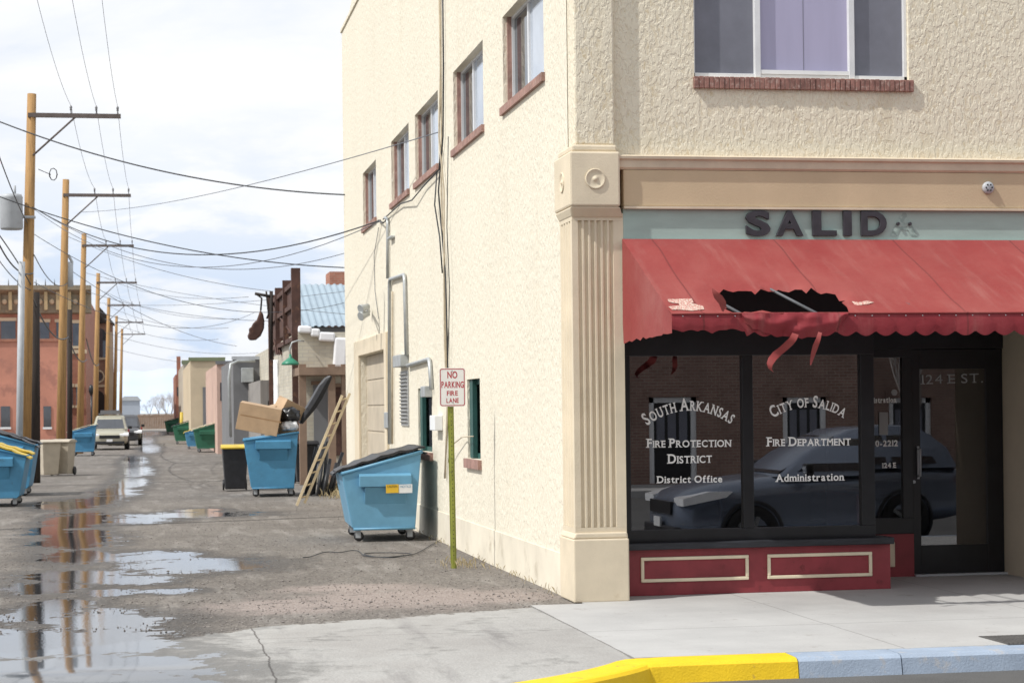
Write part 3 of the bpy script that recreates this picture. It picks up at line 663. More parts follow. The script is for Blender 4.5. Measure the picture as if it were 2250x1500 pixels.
for a,b in P_: MB().box(a-.01,b+.01,YG-.003,YG+.003,gz0-.01,hz+.01).build('display_pane',M['glass'],fr)
MB().box(XS1,XR,YS+.05,YS+.2,2.78,3.75).build('header',M['black'],B)
MB().box(xa,XR,YF+.2,YS+.05,3.3,3.42).build('soffit',M['black'],B)
MB().box(XS1-.2,XD1+.4,YS+.2,YR+.1,2.70,2.78).build('recess_ceiling',M['black'],B)
MB().box(XS1-.08,XS1-.04,YS+.14,YR,.96,1.02).box(XS1-.08,XS1-.04,YS+.14,YR,hz,2.7).box(XS1-.08,XS1-.04,YR-.08,YR,1.02,hz).build('return_frame',M['black'],B)
MB().box(XS1-.065,XS1-.06,YS+.14,YR-.08,1.02,hz).build('return_pane',M['glassdoor'],B)
MB().box(XS1-.09,XS1-.03,YS+.35,YR,.006,.96).build('return_base',M['red'],B)
sxa,sxb=W(1780,1000,Y=YR).x,W(1984,1000,Y=YR).x; sz0,sz1=W(1955,1138,Y=YR).z,W(1955,785,Y=YR).z
dx0,dx1=W(2006,1000,Y=YR).x,XD1; gx0,gx1=W(2024,1000,Y=YR).x,W(2170,1000,Y=YR).x; dz0,dz1=W(2100,1196,Y=YR).z,W(2100,810,Y=YR).z
mb=MB(); bzr=W(1980,1172,Y=YR).z
mb.box(sxa-1.,dx0,YR,YR+.08,bzr,sz0); mb.box(sxa-1.,XD1,YR,YR+.08,max(sz1,dz1)+.09,2.75); mb.box(sxa-1.,dx0,YR,YR+.08,sz1,max(sz1,dz1)+.09); mb.box(sxb,dx0,YR,YR+.08,sz0,sz1); mb.box(sxa-1.,sxa,YR,YR+.08,sz0,sz1)
en=mb.build('entry_frame',M['black'],B,bevel=.004)
MB().box(sxa-.01,sxb+.01,YR+.03,YR+.035,sz0-.01,sz1+.01).build('sidelight_pane',M['glassdoor'],en)
MB().box(XS1-.03,dx0,YR+.0,YR+.08,.006,bzr-.002).build('kick_panel',M['red'],en)
a=W(1940,1245,Y=YR); b=W(1965,1190,Y=YR); MB().box(a.x-.2,b.x,YR-.02,YR,a.z,b.z).build('panel_trim',M['cream'],en,bevel=.005)
mb=MB(); dt=max(sz1,dz1)+.085
mb.box(dx0+.005,gx0,YR+.02,YR+.065,.03,dt); mb.box(gx1,dx1-.005,YR+.02,YR+.065,.03,dt); mb.box(gx0,gx1,YR+.02,YR+.065,.03,dz0); mb.box(gx0,gx1,YR+.02,YR+.065,dz1,dt)
dr=mb.build('door',M['black'],B,bevel=.004)
MB().box(gx0-.01,gx1+.01,YR+.04,YR+.045,dz0-.01,dz1+.01).build('pane',M['glassdoor'],dr)
hp=[W(2022,986,Y=YR-.05),W(2022,1046,Y=YR-.05)]
MB().tube([hp[0]+Vector((0,.08,0)),hp[0],hp[1],hp[1]+Vector((0,.08,0))],.013,8).box(hp[0].x-.012,hp[0].x+.012,YR+.005,YR+.02,hp[1].z-.03,hp[0].z+.03).build('handle',M['steel'],dr)
MB().lathe(W(2008,1058,Y=YR+.02),[(.018,0),(.018,.012)],(0,-1,0),12).build('lock',M['steel'],dr)
MB().box(dx0,dx1,YR-.05,YR+.1,.004,.028).build('threshold',M['steel'],dr)
MB().box(XD1,XD1+.25,YF+.45,YR+.2,.006,2.95).build('wall',mat('return_wall',(.60,.51,.38),.85,.08,1.5,.2,30),B)
MB().box(XD1+.251,XR,YF+.45,YF+.6,0,3.4).build('wall',M['st_side'],B)
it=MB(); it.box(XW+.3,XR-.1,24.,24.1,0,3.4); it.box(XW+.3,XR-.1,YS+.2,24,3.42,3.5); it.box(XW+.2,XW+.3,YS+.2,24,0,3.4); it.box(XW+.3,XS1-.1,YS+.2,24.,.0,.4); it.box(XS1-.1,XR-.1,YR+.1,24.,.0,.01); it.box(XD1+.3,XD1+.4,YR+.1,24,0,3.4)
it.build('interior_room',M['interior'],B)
yg=YG-.006
T=M['text']
def tx(s,*a,**k): return ptext(B,'lettering',T,s,*a,**k)
tx('South Arkansas',1419,938,1608,934,27,yg,small=True,rise=33)
tx('Fire Protection',1422,983,1606,981,19,yg,small=True)
tx('District',1468,1018,1564,1016,20,yg,small=True)
tx('District Office',1444,1061,1587,1059,15,yg)
tx('City of Salida',1697,920,1854,919,25,yg,small=True,rise=24)
tx('Fire Department',1686,980,1869,978,19,yg,small=True)
tx('Administration',1705,1058,1854,1055,16,yg)
yr=YR+.018
tx('Administration',1884,886,1969,884,12,yr,off=.04)
tx('719 530-2212',1876,982,1973,980,13,yr,serif=False,off=.04)
tx('124 E',1939,1028,1969,1027,11,yr,off=.04)
ptext(B,'lettering',M['textgrey'],'124 E ST.',2026,844,2160,840,19,YR+.034,off=0.,rise=0,sp=.2)
MB().quad(*[W(x,y,Y=YR+.016) for x,y in ((1932,955),(1951,955),(1951,905),(1932,905))]).build('notice',M['textgrey'],B,recalc=False)
MB().lathe(W(1965,862,Y=YR+.026),[(.035,0),(.035,.002)],(0,-1,0),18).build('sticker',M['textgrey'],B)
# ---- awning
AX0=W(1367,530,Y=YF).x; YA=YF-.0; zA=W(1700,526,Y=YF).z
best=None
for k in range(200):
    y=16.2+k*.01; p=W(1475,690,Y=y)
    if best is None or abs(p.x-AX0)<best[0]: best=(abs(p.x-AX0),y)
YE=best[1]; zE=W(1475,690,Y=YE).z; zV=W(1900,738,Y=YE).z
pt=Vector((AX0,YA,zA)); sl=Vector((0,YE-YA,zE-zA)); sl_n=sl.normalized(); nrm=Vector((1,0,0)).cross(sl_n); 
if nrm.z<0: nrm=-nrm
AX1=XR-.5; LS=sl.length
def onslope(px,py): p=WP(px,py,pt,nrm); return (p.x,(p-pt).dot(sl_n))
hole=[(1570,634),(1578,640),(1590,632),(1600,637),(1612,632),(1622,637),(1640,630),(1652,634),(1660,640),(1672,630),(1690,626),(1702,631),(1712,625),(1720,634),(1735,628),(1748,626),(1762,634),(1772,640),(1782,633),(1796,637),(1804,645),(1816,640),(1836,641),(1846,648),(1858,654),(1850,661),(1862,668),(1866,680),(1846,684),(1822,680),(1800,685),(1775,681),(1756,686),(1730,681),(1700,685),(1675,682),(1650,686),(1636,680),(1622,686),(1604,682),(1592,674),(1600,664),(1584,652),(1590,644)]
hole=[onslope(*q) for q in hole]
def inpoly(p,poly):
    x,y=p; c=False; j=len(poly)-1
    for i in range(len(poly)):
        xi,yi=poly[i]; xj,yj=poly[j]
        if (yi>y)!=(yj>y) and x<(xj-xi)*(y-yi)/(yj-yi)+xi: c=not c
        j=i
    return c
def dpoly(p,poly):
    m=9
    for i in range(len(poly)):
        a=Vector(poly[i-1]);b=Vector(poly[i]);q=Vector(p);ab=b-a;t=max(0,min(1,(q-a).dot(ab)/max(ab.length_squared,1e-9)));m=min(m,(a+ab*t-q).length)
    return m
V2=[Vector(q) for q in hole]; E2=[(i,(i+1)%len(hole)) for i in range(len(hole))]
gx=[lerp(AX0,AX1,i/170) for i in range(171)]; gs=[LS*i/20 for i in range(21)]
for x in gx:
    for s_ in gs:
        if inpoly((x,s_),hole): continue
        V2.append(Vector((x,s_)))
r2=delaunay_2d_cdt(V2,E2,[],0,1e-5); v2,f2=r2[0],r2[2]
fs=[f for f in f2 if not inpoly((sum(v2[i].x for i in f)/3,sum(v2[i].y for i in f)/3),hole)]
def awz(x,s_):
    e_=min(s_,LS-s_,x-AX0)/.3; e_=max(0,min(1,e_)); dh=dpoly((x,s_),hole)
    return (.03*noise.noise(Vector((x*1.2,s_*1.5,0)))-.014*abs(sin((x+.12)*pi/1.24)))*e_ + (.06*noise.noise(Vector((x*9,s_*9,5))) -.02)*max(0,1-dh/.14)*min(1,(LS-s_)/.08)
vs=[]
for v in v2:
    p=pt+sl_n*v.y+nrm*awz(v.x,v.y); p.x=v.x; vs.append(p)
aw_=MB().add(vs,fs,True).build('awning',M['awn'],B)
vs=[];N=640
xtear=W(1640,700,Y=YE).x
for i in range(N+1):
    x=lerp(AX0,AX1,i/N)
    sc=abs(sin((x-AX0)*pi/.19)); dz=.045*(1-sc)
    if x<xtear: dz=.045+.05*noise.noise(Vector((x*5,2,0)))+.03*abs(sin(x*23))*(.5+noise.noise(Vector((x*3,0,0))))
    wv=.022*noise.noise(Vector((x*2.5,9,0)))
    vs+= [(x,YE-.004,zE+.01),(x,YE-.02-abs(wv),(zE+zV)/2),(x,YE-.005+wv,zV+dz)]
mb=MB().add(vs,[(i*3+k,(i+1)*3+k,(i+1)*3+k+1,i*3+k+1) for i in range(N) for k in range(2)],True); mb.build('valance',M['awnd'],aw_)
MB().tube([(lerp(AX0,AX1,i/60),YE-.012,zE+.004) for i in range(61)],.009,6).build('piping',M['awn'],aw_)
mb=MB()
x=AX0+.1
while x<AX1: mb.lathe((x,YE-.02,zE-.02),[(.005,0),(.005,.006)],(0,-1,0),6); x+=.16
mb.build('rivets',M['steel'],aw_)
vs=[]; n=14
for i in range(n+1):
    t=i/n; y=lerp(YA,YE,t); zt_=lerp(zA,zE,t); zb_=zV+.03+.06*abs(noise.noise(Vector((y*4,1,0))))-.03*(1-t)
    vs+=[(AX0,y,zt_),(AX0-.015*noise.noise(Vector((y*3,0,0))),y,zE),(AX0+.03*noise.noise(Vector((y*5,0,3))),y,zb_)]
MB().add(vs,[(i*3+k,(i+1)*3+k,(i+1)*3+k+1,i*3+k+1) for i in range(n) for k in range(2)],True).build('side_panel',M['awn'],aw_)
up_=[(x,690) for x in range(1630,1868,6)]; lowp=[(1630,694),(1638,712),(1646,712),(1655,724),(1668,724),(1680,732),(1692,733),(1705,741),(1722,738),(1735,740),(1748,738),(1760,745),(1775,740),(1790,741),(1808,735),(1818,739),(1828,729),(1840,727),(1850,712),(1862,694),(1870,692)]
def interp(pl,x):
    for a,b in zip(pl,pl[1:]):
        if a[0]<=x<=b[0]: return lerp(a[1],b[1],(x-a[0])/(b[0]-a[0]))
    return pl[-1][1]
vs=[];k=len(up_); J=9
for x,y in up_:
    yl=interp(lowp,min(x,1866))
    for j in range(J):
        q=W(x,lerp(y-3+3*noise.noise(Vector((x*.05,0,0))),yl,j/(J-1)),Y=YE-.035-.03*sin(j*.5)-.04*noise.noise(Vector((x*.03,j*.3,0)))-.018*noise.noise(Vector((x*.09,j*.4,4)))); vs.append(q)
MB().add(vs,[(i*J+j,(i+1)*J+j,(i+1)*J+j+1,i*J+j+1) for i in range(k-1) for j in range(J-1)],True).build('torn_flap',M['awnd'],aw_)
def ribbon(pts,wd):
    vs=[]
    for i,(x,y) in enumerate(pts):
        w_=wd[i]; yo=YE-.08-.03*sin(i*1.3); vs+=[W(x-w_/2,y-w_*.15,Y=yo),W(x+w_/2,y+w_*.15,Y=yo-.03*cos(i))]
    MB().add(vs,[(2*i,2*i+1,2*i+3,2*i+2) for i in range(len(pts)-1)],True).build('torn_strip',M['awn'],aw_)
ribbon([(1748,733),(1742,745),(1733,755),(1722,765),(1708,776),(1697,788),(1691,800),(1692,810),(1699,817)],[14,16,18,18,19,17,13,8,2])
ribbon([(1802,730),(1798,745),(1792,760),(1787,776),(1783,792),(1781,802)],[8,10,12,10,6,2])
ribbon([(1566,634),(1576,646),(1582,658),(1588,670),(1588,684)],[4,22,26,16,4])
def patch(pts):
    c=[]
    for q in pts:
        u,s_=onslope(*q); p=pt+sl_n*s_+nrm*(awz(u,s_)+.006); p.x=u; c.append(p)
    cen=sum(c,Vector())/len(c); u,s_=cen.x,(cen-pt).dot(sl_n); 
    n=len(c); MB().add(c+[cen+nrm*.002],[(i,(i+1)%n,n) for i in range(n)]).build('tape_patch',M['tape'],aw_)
patch([(1466,658),(1494,656),(1520,655),(1524,664),(1500,668),(1470,664)])
patch([(1492,667),(1520,665),(1545,672),(1547,680),(1520,683),(1494,680)])
patch([(1468,674),(1492,671),(1494,680),(1476,681)])
patch([(1872,659),(1890,661),(1905,657),(1921,660),(1905,666),(1880,667)])
mb=MB()
for px in (1632,1800,2040,2280): 
    x=W(px,688,Y=YE).x; mb.tube([(x-.62,YA-.02,zA-.12),(x+.02,YE+.04,zE-.01)],.013,6)
mb.tube([(AX0+.03,YE+.04,zE-.02),(AX1,YE+.04,zE-.02)],.018,6)
mb.build('frame_bar',M['darksteel'],aw_)

# ================================================================ SIGN POST
ps=W(997,1246,Z=0); S=thing('parking_sign','white and red no parking fire lane sign on an olive green post','sign',(ps.x,ps.y,0))
ztop=W(992,890,Y=ps.y).z+.1; lean=W(990,890,Y=ps.y).x-ps.x
mb=MB()
pf=[(-.036,.0),(-.020,0),(-.016,-.028),(.016,-.028),(.020,0),(.036,0),(.036,.005),(.022,.007),(.018,-.02),(-.018,-.02),(-.022,.007),(-.036,.005)]
vs=[(ps.x+x,ps.y+y,-.1) for x,y in pf]+[(ps.x+x+lean,ps.y+y,ztop) for x,y in pf]; n=len(pf)
mb.add(vs,[(i,(i+1)%n,n+(i+1)%n,n+i) for i in range(n)]+[tuple(range(n)),tuple(range(2*n-1,n-1,-1))]); mb.build('post',M['post'],S)
mb=MB(); z=.15
while z<ztop-.1: mb.lathe((ps.x+lean*z/ztop,ps.y-.0285,z),[(.006,0),(.006,.0012)],(0,-1,0),8); z+=.05
mb.build('post_holes',M['black'],S)
yp=ps.y-.045
a=W(966,893,Y=yp); b=W(1022,808,Y=yp)
def rrect(x0,x1,z0,z1,r,y0,y1):
    P=[]
    for cx,cz,a0 in ((x1-r,z1-r,0),(x0+r,z1-r,pi/2),(x0+r,z0+r,pi),(x1-r,z0+r,1.5*pi)):
        for k in range(5): t=a0+k*pi/8; P.append((cx+r*cos(t),cz+r*sin(t)))
    return MB().prism(P,'y',y0,y1)
pl2=rrect(a.x,b.x,a.z,b.z,.03,yp,yp+.004).build('plate',M['signwhite'],S)
def ring(x0,x1,z0,z1,r,t,y):
    o=[];i_=[]
    for rr,X0,X1,Z0,Z1,L in ((r,x0,x1,z0,z1,o),(r-t*.6,x0+t,x1-t,z0+t,z1-t,i_)):
        for cx,cz,a0 in ((X1-rr,Z1-rr,0),(X0+rr,Z1-rr,pi/2),(X0+rr,Z0+rr,pi),(X1-rr,Z0+rr,1.5*pi)):
            for k in range(5): th=a0+k*pi/8; L.append((cx+rr*cos(th),y,cz+rr*sin(th)))
    n=len(o); return MB().add(o+i_,[(k,(k+1)%n,n+(k+1)%n,n+k) for k in range(n)])
ring(a.x+.008,b.x-.008,a.z+.008,b.z-.008,.024,.009,yp-.0015).build('border',M['signred'],pl2,recalc=False)
for s_,x0,x1,y0,cap in (('NO',983,1005,831,15),('PARKING',970,1019,852,14),('FIRE',982,1006,869,10.5),('LANE',981,1008,885,10.5)):
    ptext(pl2,'lettering',M['signred'],s_,x0,y0,x1,y0-.3,cap,yp-.0015,serif=False,off=.022)
mb=MB()
for zz in (a.z+.05,b.z-.035): mb.lathe(((a.x+b.x)/2-.0,yp,zz),[(.009,0),(.009,.006)],(0,-1,0),8)
mb.build('bolt',M['steel'],S)

# ================================================================ DUMPSTERS / CARTS
def dumpster(px,py,rot,bm_,lm,label,group=None,off=0.,lids=True,Wd=1.75,sc=1.,zf=1.02,zr=1.33,side=1):
    g=W(px,py,Z=0); R=thing('dumpster',label,'dumpster',(0,0,0),group); h2=Wd/2; z0=.17
    prof=[(-.6,zf),(-.45,z0+.05),(-.4,z0),(.46,z0),(.5,z0+.05),(.6,zr)]
    o=MB().prism(prof,'y',-h2,h2).build('body',bm_,R,bevel=.012)
    mb=MB()
    rim=[(-.6,-h2,zf),(.6,-h2,zr),(.6,h2,zr),(-.6,h2,zf),(-.6,-h2,zf)]
    for a_,b_ in zip(rim,rim[1:]): mb.tube([a_,b_],.03,6)
    mb.build('top_rail',bm_,R)
    MB().tube([(-.43,-h2-.005,z0+.02),(.5,-h2-.005,z0+.02)],.02,6).build('base_rail',bm_,R)
    for sgn_ in (-1,1):
        y0=sgn_*h2; y1=sgn_*(h2+.13); mb=MB()
        mb.prism([(y0,zf-.02-.17),(y1,zf-.2),(y1,zf-.03),(y0,zf+.0)] ,'x',-.34,.44)
        mb.prism([(y0,zf-.46),(y1-.03*sgn_,zf-.202),(y0,zf-.202)],'x',-.26,.36)
        mb.build('fork_pocket',bm_,R,bevel=.01)
    for x in (-.36,.42):
        for y in (-h2+.18,h2-.18):
            mb=MB(); mb.box(x-.05,x+.05,y-.04,y+.04,z0-.03,z0); mb.box(x-.03,x+.05,y-.035,y-.028,.05,z0-.03); mb.box(x-.03,x+.05,y+.028,y+.035,.05,z0-.03)
            c_=mb.build('caster',M['steel'],R); MB().lathe((x+.02,y-.025,.075),[(.05,0),(.075,.005),(.075,.045),(.05,.05)],(0,1,0),16).build('wheel',M['rub'],c_)
    if lids:
        for k in (0,1):
            ya=lerp(-h2-.03,h2+.03,k/2)+.01; yb=lerp(-h2-.03,h2+.03,(k+1)/2)-.01; vs=[];n1,n2=14,6
            for layer in (0,-.03):
                for i in range(n1+1):
                    for j in range(n2+1):
                        u=i/n1; x=lerp(-.68,.66,u); z=lerp(zf-.02,zr+.03,(x+.6)/1.2)+.05*sin(u*pi)+layer+.035 +(.05*(1-u)**3*(1 if k==0 else -.4))+.012*noise.noise(Vector((x*3,j,k)))+(.018 if i%3==1 else 0)
                        vs.append((x,lerp(ya,yb,j/n2),z))
            m_=(n1+1)*(n2+1); fs=[]
            for i in range(n1):
                for j in range(n2):
                    q=(i*(n2+1)+j,i*(n2+1)+j+1,(i+1)*(n2+1)+j+1,(i+1)*(n2+1)+j); fs.append(q); fs.append(tuple(m_+t for t in reversed(q)))
            for i in range(n1): 
                for j in (0,n2): q=(i*(n2+1)+j,(i+1)*(n2+1)+j); fs.append((q[0],q[1],m_+q[1],m_+q[0]))
            for j in range(n2):
                for i in (0,n1): q=(i*(n2+1)+j,i*(n2+1)+j+1); fs.append((q[0],q[1],m_+q[1],m_+q[0]))
            MB().add(vs,fs,False).build('lid',lm,R)
        MB().tube([(.67,-h2-.04,zr-.02),(.67,h2+.04,zr-.02)],.018,6).build('hinge_rod',M['rub'],R)
    loc=Vector((g.x,g.y+h2+.1,0)); R.location=loc; R.rotation_euler=(0,0,rot); R.scale=(sc,sc,sc); ORG[R.name]=loc; return R
D1=dumpster(847,1190,math.radians(-2),M['dblue'],M['rub'],'light blue dumpster with black lid against the stucco wall','dumpsters',sc=.96)
yk2=D1.location.y-(.875+.1325)*.96-.035
def rootlocal(mb_,nm,mt):
    Mi=Matrix.Rotation(-D1.rotation_euler.z,4,'Z'); L=D1.location
    mb_.v=[(Mi@(v-L))/.96+L for v in mb_.v]; return mb_.build(nm,mt,D1,recalc=False)
for x0,x1,mt,t_,tm in ((848,876,'yellow','CAUTION','black'),(877,906,'signwhite','NOTICE','dblue2')):
    m0=MB().quad(*[W(x,y,Y=yk2) for x,y in ((x0,1083),(x1,1082),(x1,1063),(x0,1064))]); rootlocal(m0,'warning_sticker',M[mt])
    a_=W(x0+3,1071,Y=yk2-.003); b_=W(x1-3,1070.5,Y=yk2-.003); t=textmesh(MB(),t_,a_,b_,.035,yk2-.003,serif=False,off=.0); rootlocal(t,'sticker_lettering',M[tm] )
D2=dumpster(602,1091,math.radians(-3),M['dblue2'],M['rub'],'open blue dumpster heaped with cardboard boxes and bags','dumpsters',lids=False,zf=1.25,zr=1.4)
D3=dumpster(-8,1114,math.radians(180),M['dblue2'],M['lidyel'],'blue dumpster with yellow lid at the left edge','dumpsters')
D4=dumpster(16,1098,math.radians(180),M['dblue2'],M['rub'],'blue dumpster with black lid behind the yellow-lidded one','dumpsters',zf=1.15,zr=1.5)
D4.location.y+=1.9; D4.location.x-=.1
D5=dumpster(181,1001,0,M['dblue2'],M['lidcream'],'small blue dumpster between the beige carts and parked car','dumpsters',Wd=1.3)
D6=dumpster(455,993,0,M['dgreen'],M['lidcream'],'green dumpster with pale lid on right side of alley','dumpsters',Wd=1.5)
D7=dumpster(428,986,0,M['dblue2'],M['lidyel'],'narrow blue dumpster left of the green one with pale lid','dumpsters',Wd=1.5,sc=.8)
D8=dumpster(403,975,0,M['dgreen'],M['rub'],'far green dumpster beside the yellow post','dumpsters',Wd=1.5)
D9=dumpster(378,953,0,M['dgreen'],M['rub'],'farthest green dumpster down the right side','dumpsters',Wd=1.5)
L=D2.location
bx=lambda c,s,r,lab,mt=M['card'],nm='cardboard_box',cat='box': tag(MB().obox(c,s,r).build(nm,mt,bevel=.006),lab,cat)
pc=W(570,919,Y=L.y-.55); b0=bx(pc,(.92,.7,.60),(.05,.20,-.1),'large brown cardboard box tilted on left of blue dumpster')
ORG[b0.name]=b0.location.copy()
MB().obox(pc+Vector((0.01,-.352,.0)),(.9,.004,.03),(.05,.20,-.1)).build('box_tape',mat('tape_brown',(.33,.2,.1),.5),b0)
MB().obox(pc+Vector((0.2,-.352,.12)),(.2,.006,.07),(.05,.20,-.1)).build('printed_panel',mat('box_print',(.14,.08,.05),.7),b0)
pc=W(641,898,Y=L.y-.1); bx(pc,(.62,.5,.30),(.2,.45,.4),'small cardboard box poking up behind the black bag')
pc=W(612,925,Y=L.y+.2); bx(pc,(.6,.6,.75),(0,-.25,.3),'cardboard box at back of the heaped blue dumpster')
pc=W(637,912,Y=L.y-.5); tag(MB().blob(pc,(.22,.22,.17),.25,2.5,3,1).build('rubbish_bag',M['rosybrown']),'shiny black rubbish bag on top of the open dumpster','bag')
pc=W(636,936,Y=L.y-.6); tag(MB().blob(pc,(.19,.2,.11),.3,2.5,3,4).build('rubbish_bag',M['snow']),'crumpled white plastic bag below the black one','bag')
pts=[(662,930,.03),(672,912,.07),(686,893,.085),(699,872,.09),(711,850,.085),(721,834,.06),(727,826,.03)]
vs=[]
for x,y,w_ in pts:
    p=W(x,y,Y=L.y-.3); vs+=[p+Vector((-w_,0,w_*.5)),p+Vector((0,-.03,.0)),p+Vector((w_,0,-w_*.5)),p+Vector((w_,.5,-w_*.5)),p+Vector((-w_,.5,w_*.5))]
fs=[(i*5+k,i*5+(k+1)%5,(i+1)*5+(k+1)%5,(i+1)*5+k) for i in range(len(pts)-1) for k in range(5)]+[(0,1,2,3,4),tuple(range(len(vs)-5,len(vs)))]
tag(MB().add(vs,fs).build('plastic_lid',M['rub'],bevel=.01),'long black plastic lid standing up beside the heaped dumpster','lid')
def cart(px,py,bm_,lm,label,group=None,rot=0,sc=1.):
    g=W(px,py,Z=0); R=thing('wheeled_bin',label,'bin',(0,0,0),group)
    mb=MB(); a=[(-.24,-.25,.04),(.24,-.25,.04),(.24,.25,.04),(-.24,.25,.04)]; b=[(-.3,-.33,1.0),(.3,-.33,1.0),(.3,.33,1.0),(-.3,.33,1.0)]
    mb.add(a+b,[(0,3,2,1),(4,5,6,7),(0,1,5,4),(1,2,6,5),(2,3,7,6),(3,0,4,7)]); mb.build('body',bm_,R,bevel=.02)
    mb=MB(); mb.prism([(-.38,1.0),(.36,1.0),(.36,1.04),(.15,1.10),(-.2,1.09),(-.38,1.04)],'x',-.33,.33); mb.build('lid',lm,R,bevel=.01)
    for x in (-.29,.25): MB().lathe((x,.26,.13),[(.07,0),(.13,.005),(.13,.04),(.07,.045)],(1,0,0),16).build('wheel',M['rub'],R)
    MB().tube([(-.26,.38,.98),(.26,.38,.98)],.018,6).build('handle',bm_,R)
    R.location=(g.x,g.y+.3,0); R.rotation_euler=(0,0,rot); R.scale=(sc,)*3; return R
cart(518,1078,M['rub'],M['lidyel'],'black wheeled bin with yellow lid beside heaped blue dumpster','wheeled bins')
cart(103,1046,M['beigecart'],M['beigecart'],'beige wheeled bin standing farthest left of the pair','wheeled bins',.5)
cart(138,1044,M['beigecart'],M['beigecart'],'beige wheeled bin next to the tarred pole, right of the pair','wheeled bins',-.3)
cart(674,1062,M['rub'],M['rub'],'black wheeled bin half hidden right of heaped dumpster','wheeled bins')
b0=W(652,1110,Z=0); t0=W(752,868,Y=b0.y+.4); offv=Vector((.16,.06,.04))
LD=thing('ladder','pale wooden ladder leaning beside the blue dumpsters','ladder',b0)
for o_ in (Vector((0,0,0)),offv):
    a_=b0+o_; c_=t0+o_; d_=(c_-a_).normalized(); s_=d_.cross(Vector((0,1,0))).normalized()
    vs=[]
    for p in (a_,c_):
        for u,v in ((-.025,-.03),(.025,-.03),(.025,.03),(-.025,.03)): vs.append(p+s_*u+Vector((0,1,0))*v)
    MB().add(vs,[(0,1,2,3),(4,7,6,5),(0,4,5,1),(1,5,6,2),(2,6,7,3),(3,7,4,0)]).build('rail',M['ladder'],LD)
for i in range(9):
    t=(i+.6)/9; a_=lerp(b0,t0,t); MB().tube([a_,a_+offv],.018,6).build('rung',M['ladder'],LD)
for i in range(12):
    a_=W(682+i*5.5,1092,Z=0)+Vector((0,random.uniform(.6,2.0),0)); a_.z=.02; tag(MB().tube([a_,a_+Vector((.12+random.uniform(0,.25),.3,random.uniform(.6,1.25)))],.038,8).build('scrap_pipe',M['rub']),'black pipe leaning in the scrap heap behind the ladder','pipe','black scrap pipes leaning behind the ladder')
pts=[]
for i in range(110):
    t=i/109
    if t<.4: q=(665+(t/.4)*125,1226-14*sin(t*5)+2*sin(t*30))
    elif t<.75: a=(t-.4)/.35*3*pi; q=(838+(48+10*sin(a*.5))*cos(a+pi)+16*t,1217+8*sin(a)*(.7+.3*cos(a*.7))+3*t)
    else: u=(t-.75)/.25; q=(lerp(880,978,u),lerp(1222,1190,u)+6*sin(u*5))
    p=W(q[0],q[1],Z=0); p.z=.012; pts.append(p)
tag(MB().tube(pts,.0065,6).build('cable_coil',M['cable']),'thin black cable lying in loops on the gravel by the dumpster','cable')

# ================================================================ POLES AND WIRES
LN=.33; HP=10.25; ZA=9.68
def make_pole(loc,lean,label,Hh,za):
    P=thing('utility_pole',label,'utility pole',(0,0,0),'wooden utility poles along the alley')
    MB().tube([(0,0,-.3),(lean*.5,0,Hh*.5),(lean,0,Hh)],[.17,.145,.115],12).build('shaft',M['wood'],P)
    MB().box(lean-.1,lean+2.28,-.16,-.05,za-.055,za+.055).build('crossarm',M['armwood'],P)
    MB().tube([(lean+1.1,-.12,za-.05),(lean+.02,-.12,za-1.05)],.028,6).build('brace',M['armwood'],P)
    for x in (1.0,1.65,2.2): MB().lathe((lean+x,-.105,za+.055),[(.015,0),(.015,.08),(.035,.09),(.025,.13),(.04,.15),(.025,.2),(.0,.22)],(0,0,1),10).build('insulator',M['porc'],P)
    P.location=loc; return P
P1=make_pole((-3.28,53.5,0),LN,'nearest wooden utility pole with grey transformer and long crossarm',HP,ZA)
locs=[(-3.2,73.0,0,'second wooden utility pole from the left with one crossarm'),(-3.27,95,0,'third wooden utility pole with plain crossarm'),(-3.3,122,0,'fourth wooden utility pole down the alley'),(-3.2,148,0,'fifth wooden utility pole down the alley'),(-3.1,176,0,'sixth small wooden utility pole down the alley'),(-3.0,203,0,'farthest small wooden utility pole at alley end')]
polesP=[(-3.35,33.5),(-3.28,53.5)]
dup(P1,None,(-3.35,33.5,0),label='wooden utility pole outside the left edge nearest the street')
for x,y,z,l in locs: dup(P1,None,(x,y,0),label=l); polesP.append((x,y))
c=W(25,468,Y=53.2); ORG[P1.name]=Vector((-3.28,53.5,0))
MB().lathe((c.x,c.y,c.z-.45),[(.0,0),(.27,.02),(.29,.06),(.29,.82),(.30,.85),(.26,.93),(.0,.96)],(0,0,1),20).tube([(c.x+.2,c.y,c.z-.1),(c.x+.6,c.y+.1,c.z-.1)],.04,6).tube([(c.x+.1,c.y-.1,c.z+.45),(c.x+.1,c.y-.1,c.z+.7)],.035,6).build('transformer',M['steel'],P1)
def post(px,ytop,Y,r,mt,nm,label,cat,px2=None):
    b_=W(px,1000,Y=Y); t_=W(px2 or px,ytop,Y=Y); return tag(MB().tube([(b_.x,Y,-.1),(t_.x,Y,t_.z)],[r,r*.92],12).build(nm,mt),label,cat)
post(75,642,56,.16,M['wooddark'],'tarred_post','thick black tarred post right behind the nearest utility pole','post')
post(153,680,75,.10,M['wooddark'],'tarred_post','thin black tarred post behind the second utility pole','post')
post(40,575,50,.085,M['steel'],'steel_pole','slim pale grey steel pole left of the nearest utility pole','pole',48)
post(399,905,140,.12,M['lidyel'],'bollard','yellow post beside the far dumpsters','post')
tag(MB().tube([W(117,383,Y=53.5)+Vector((.10*cos(a*.7)*(1+.1*sin(a)),.05*sin(a*3),.16*sin(a*.7))) for a in range(20)],.010,6).tube([W(84,372,Y=53.5),W(112,384,Y=53.5)],.01,5).build('cable_loop',M['cable']),'coiled black cable hanging beside the nearest utility pole','cable')
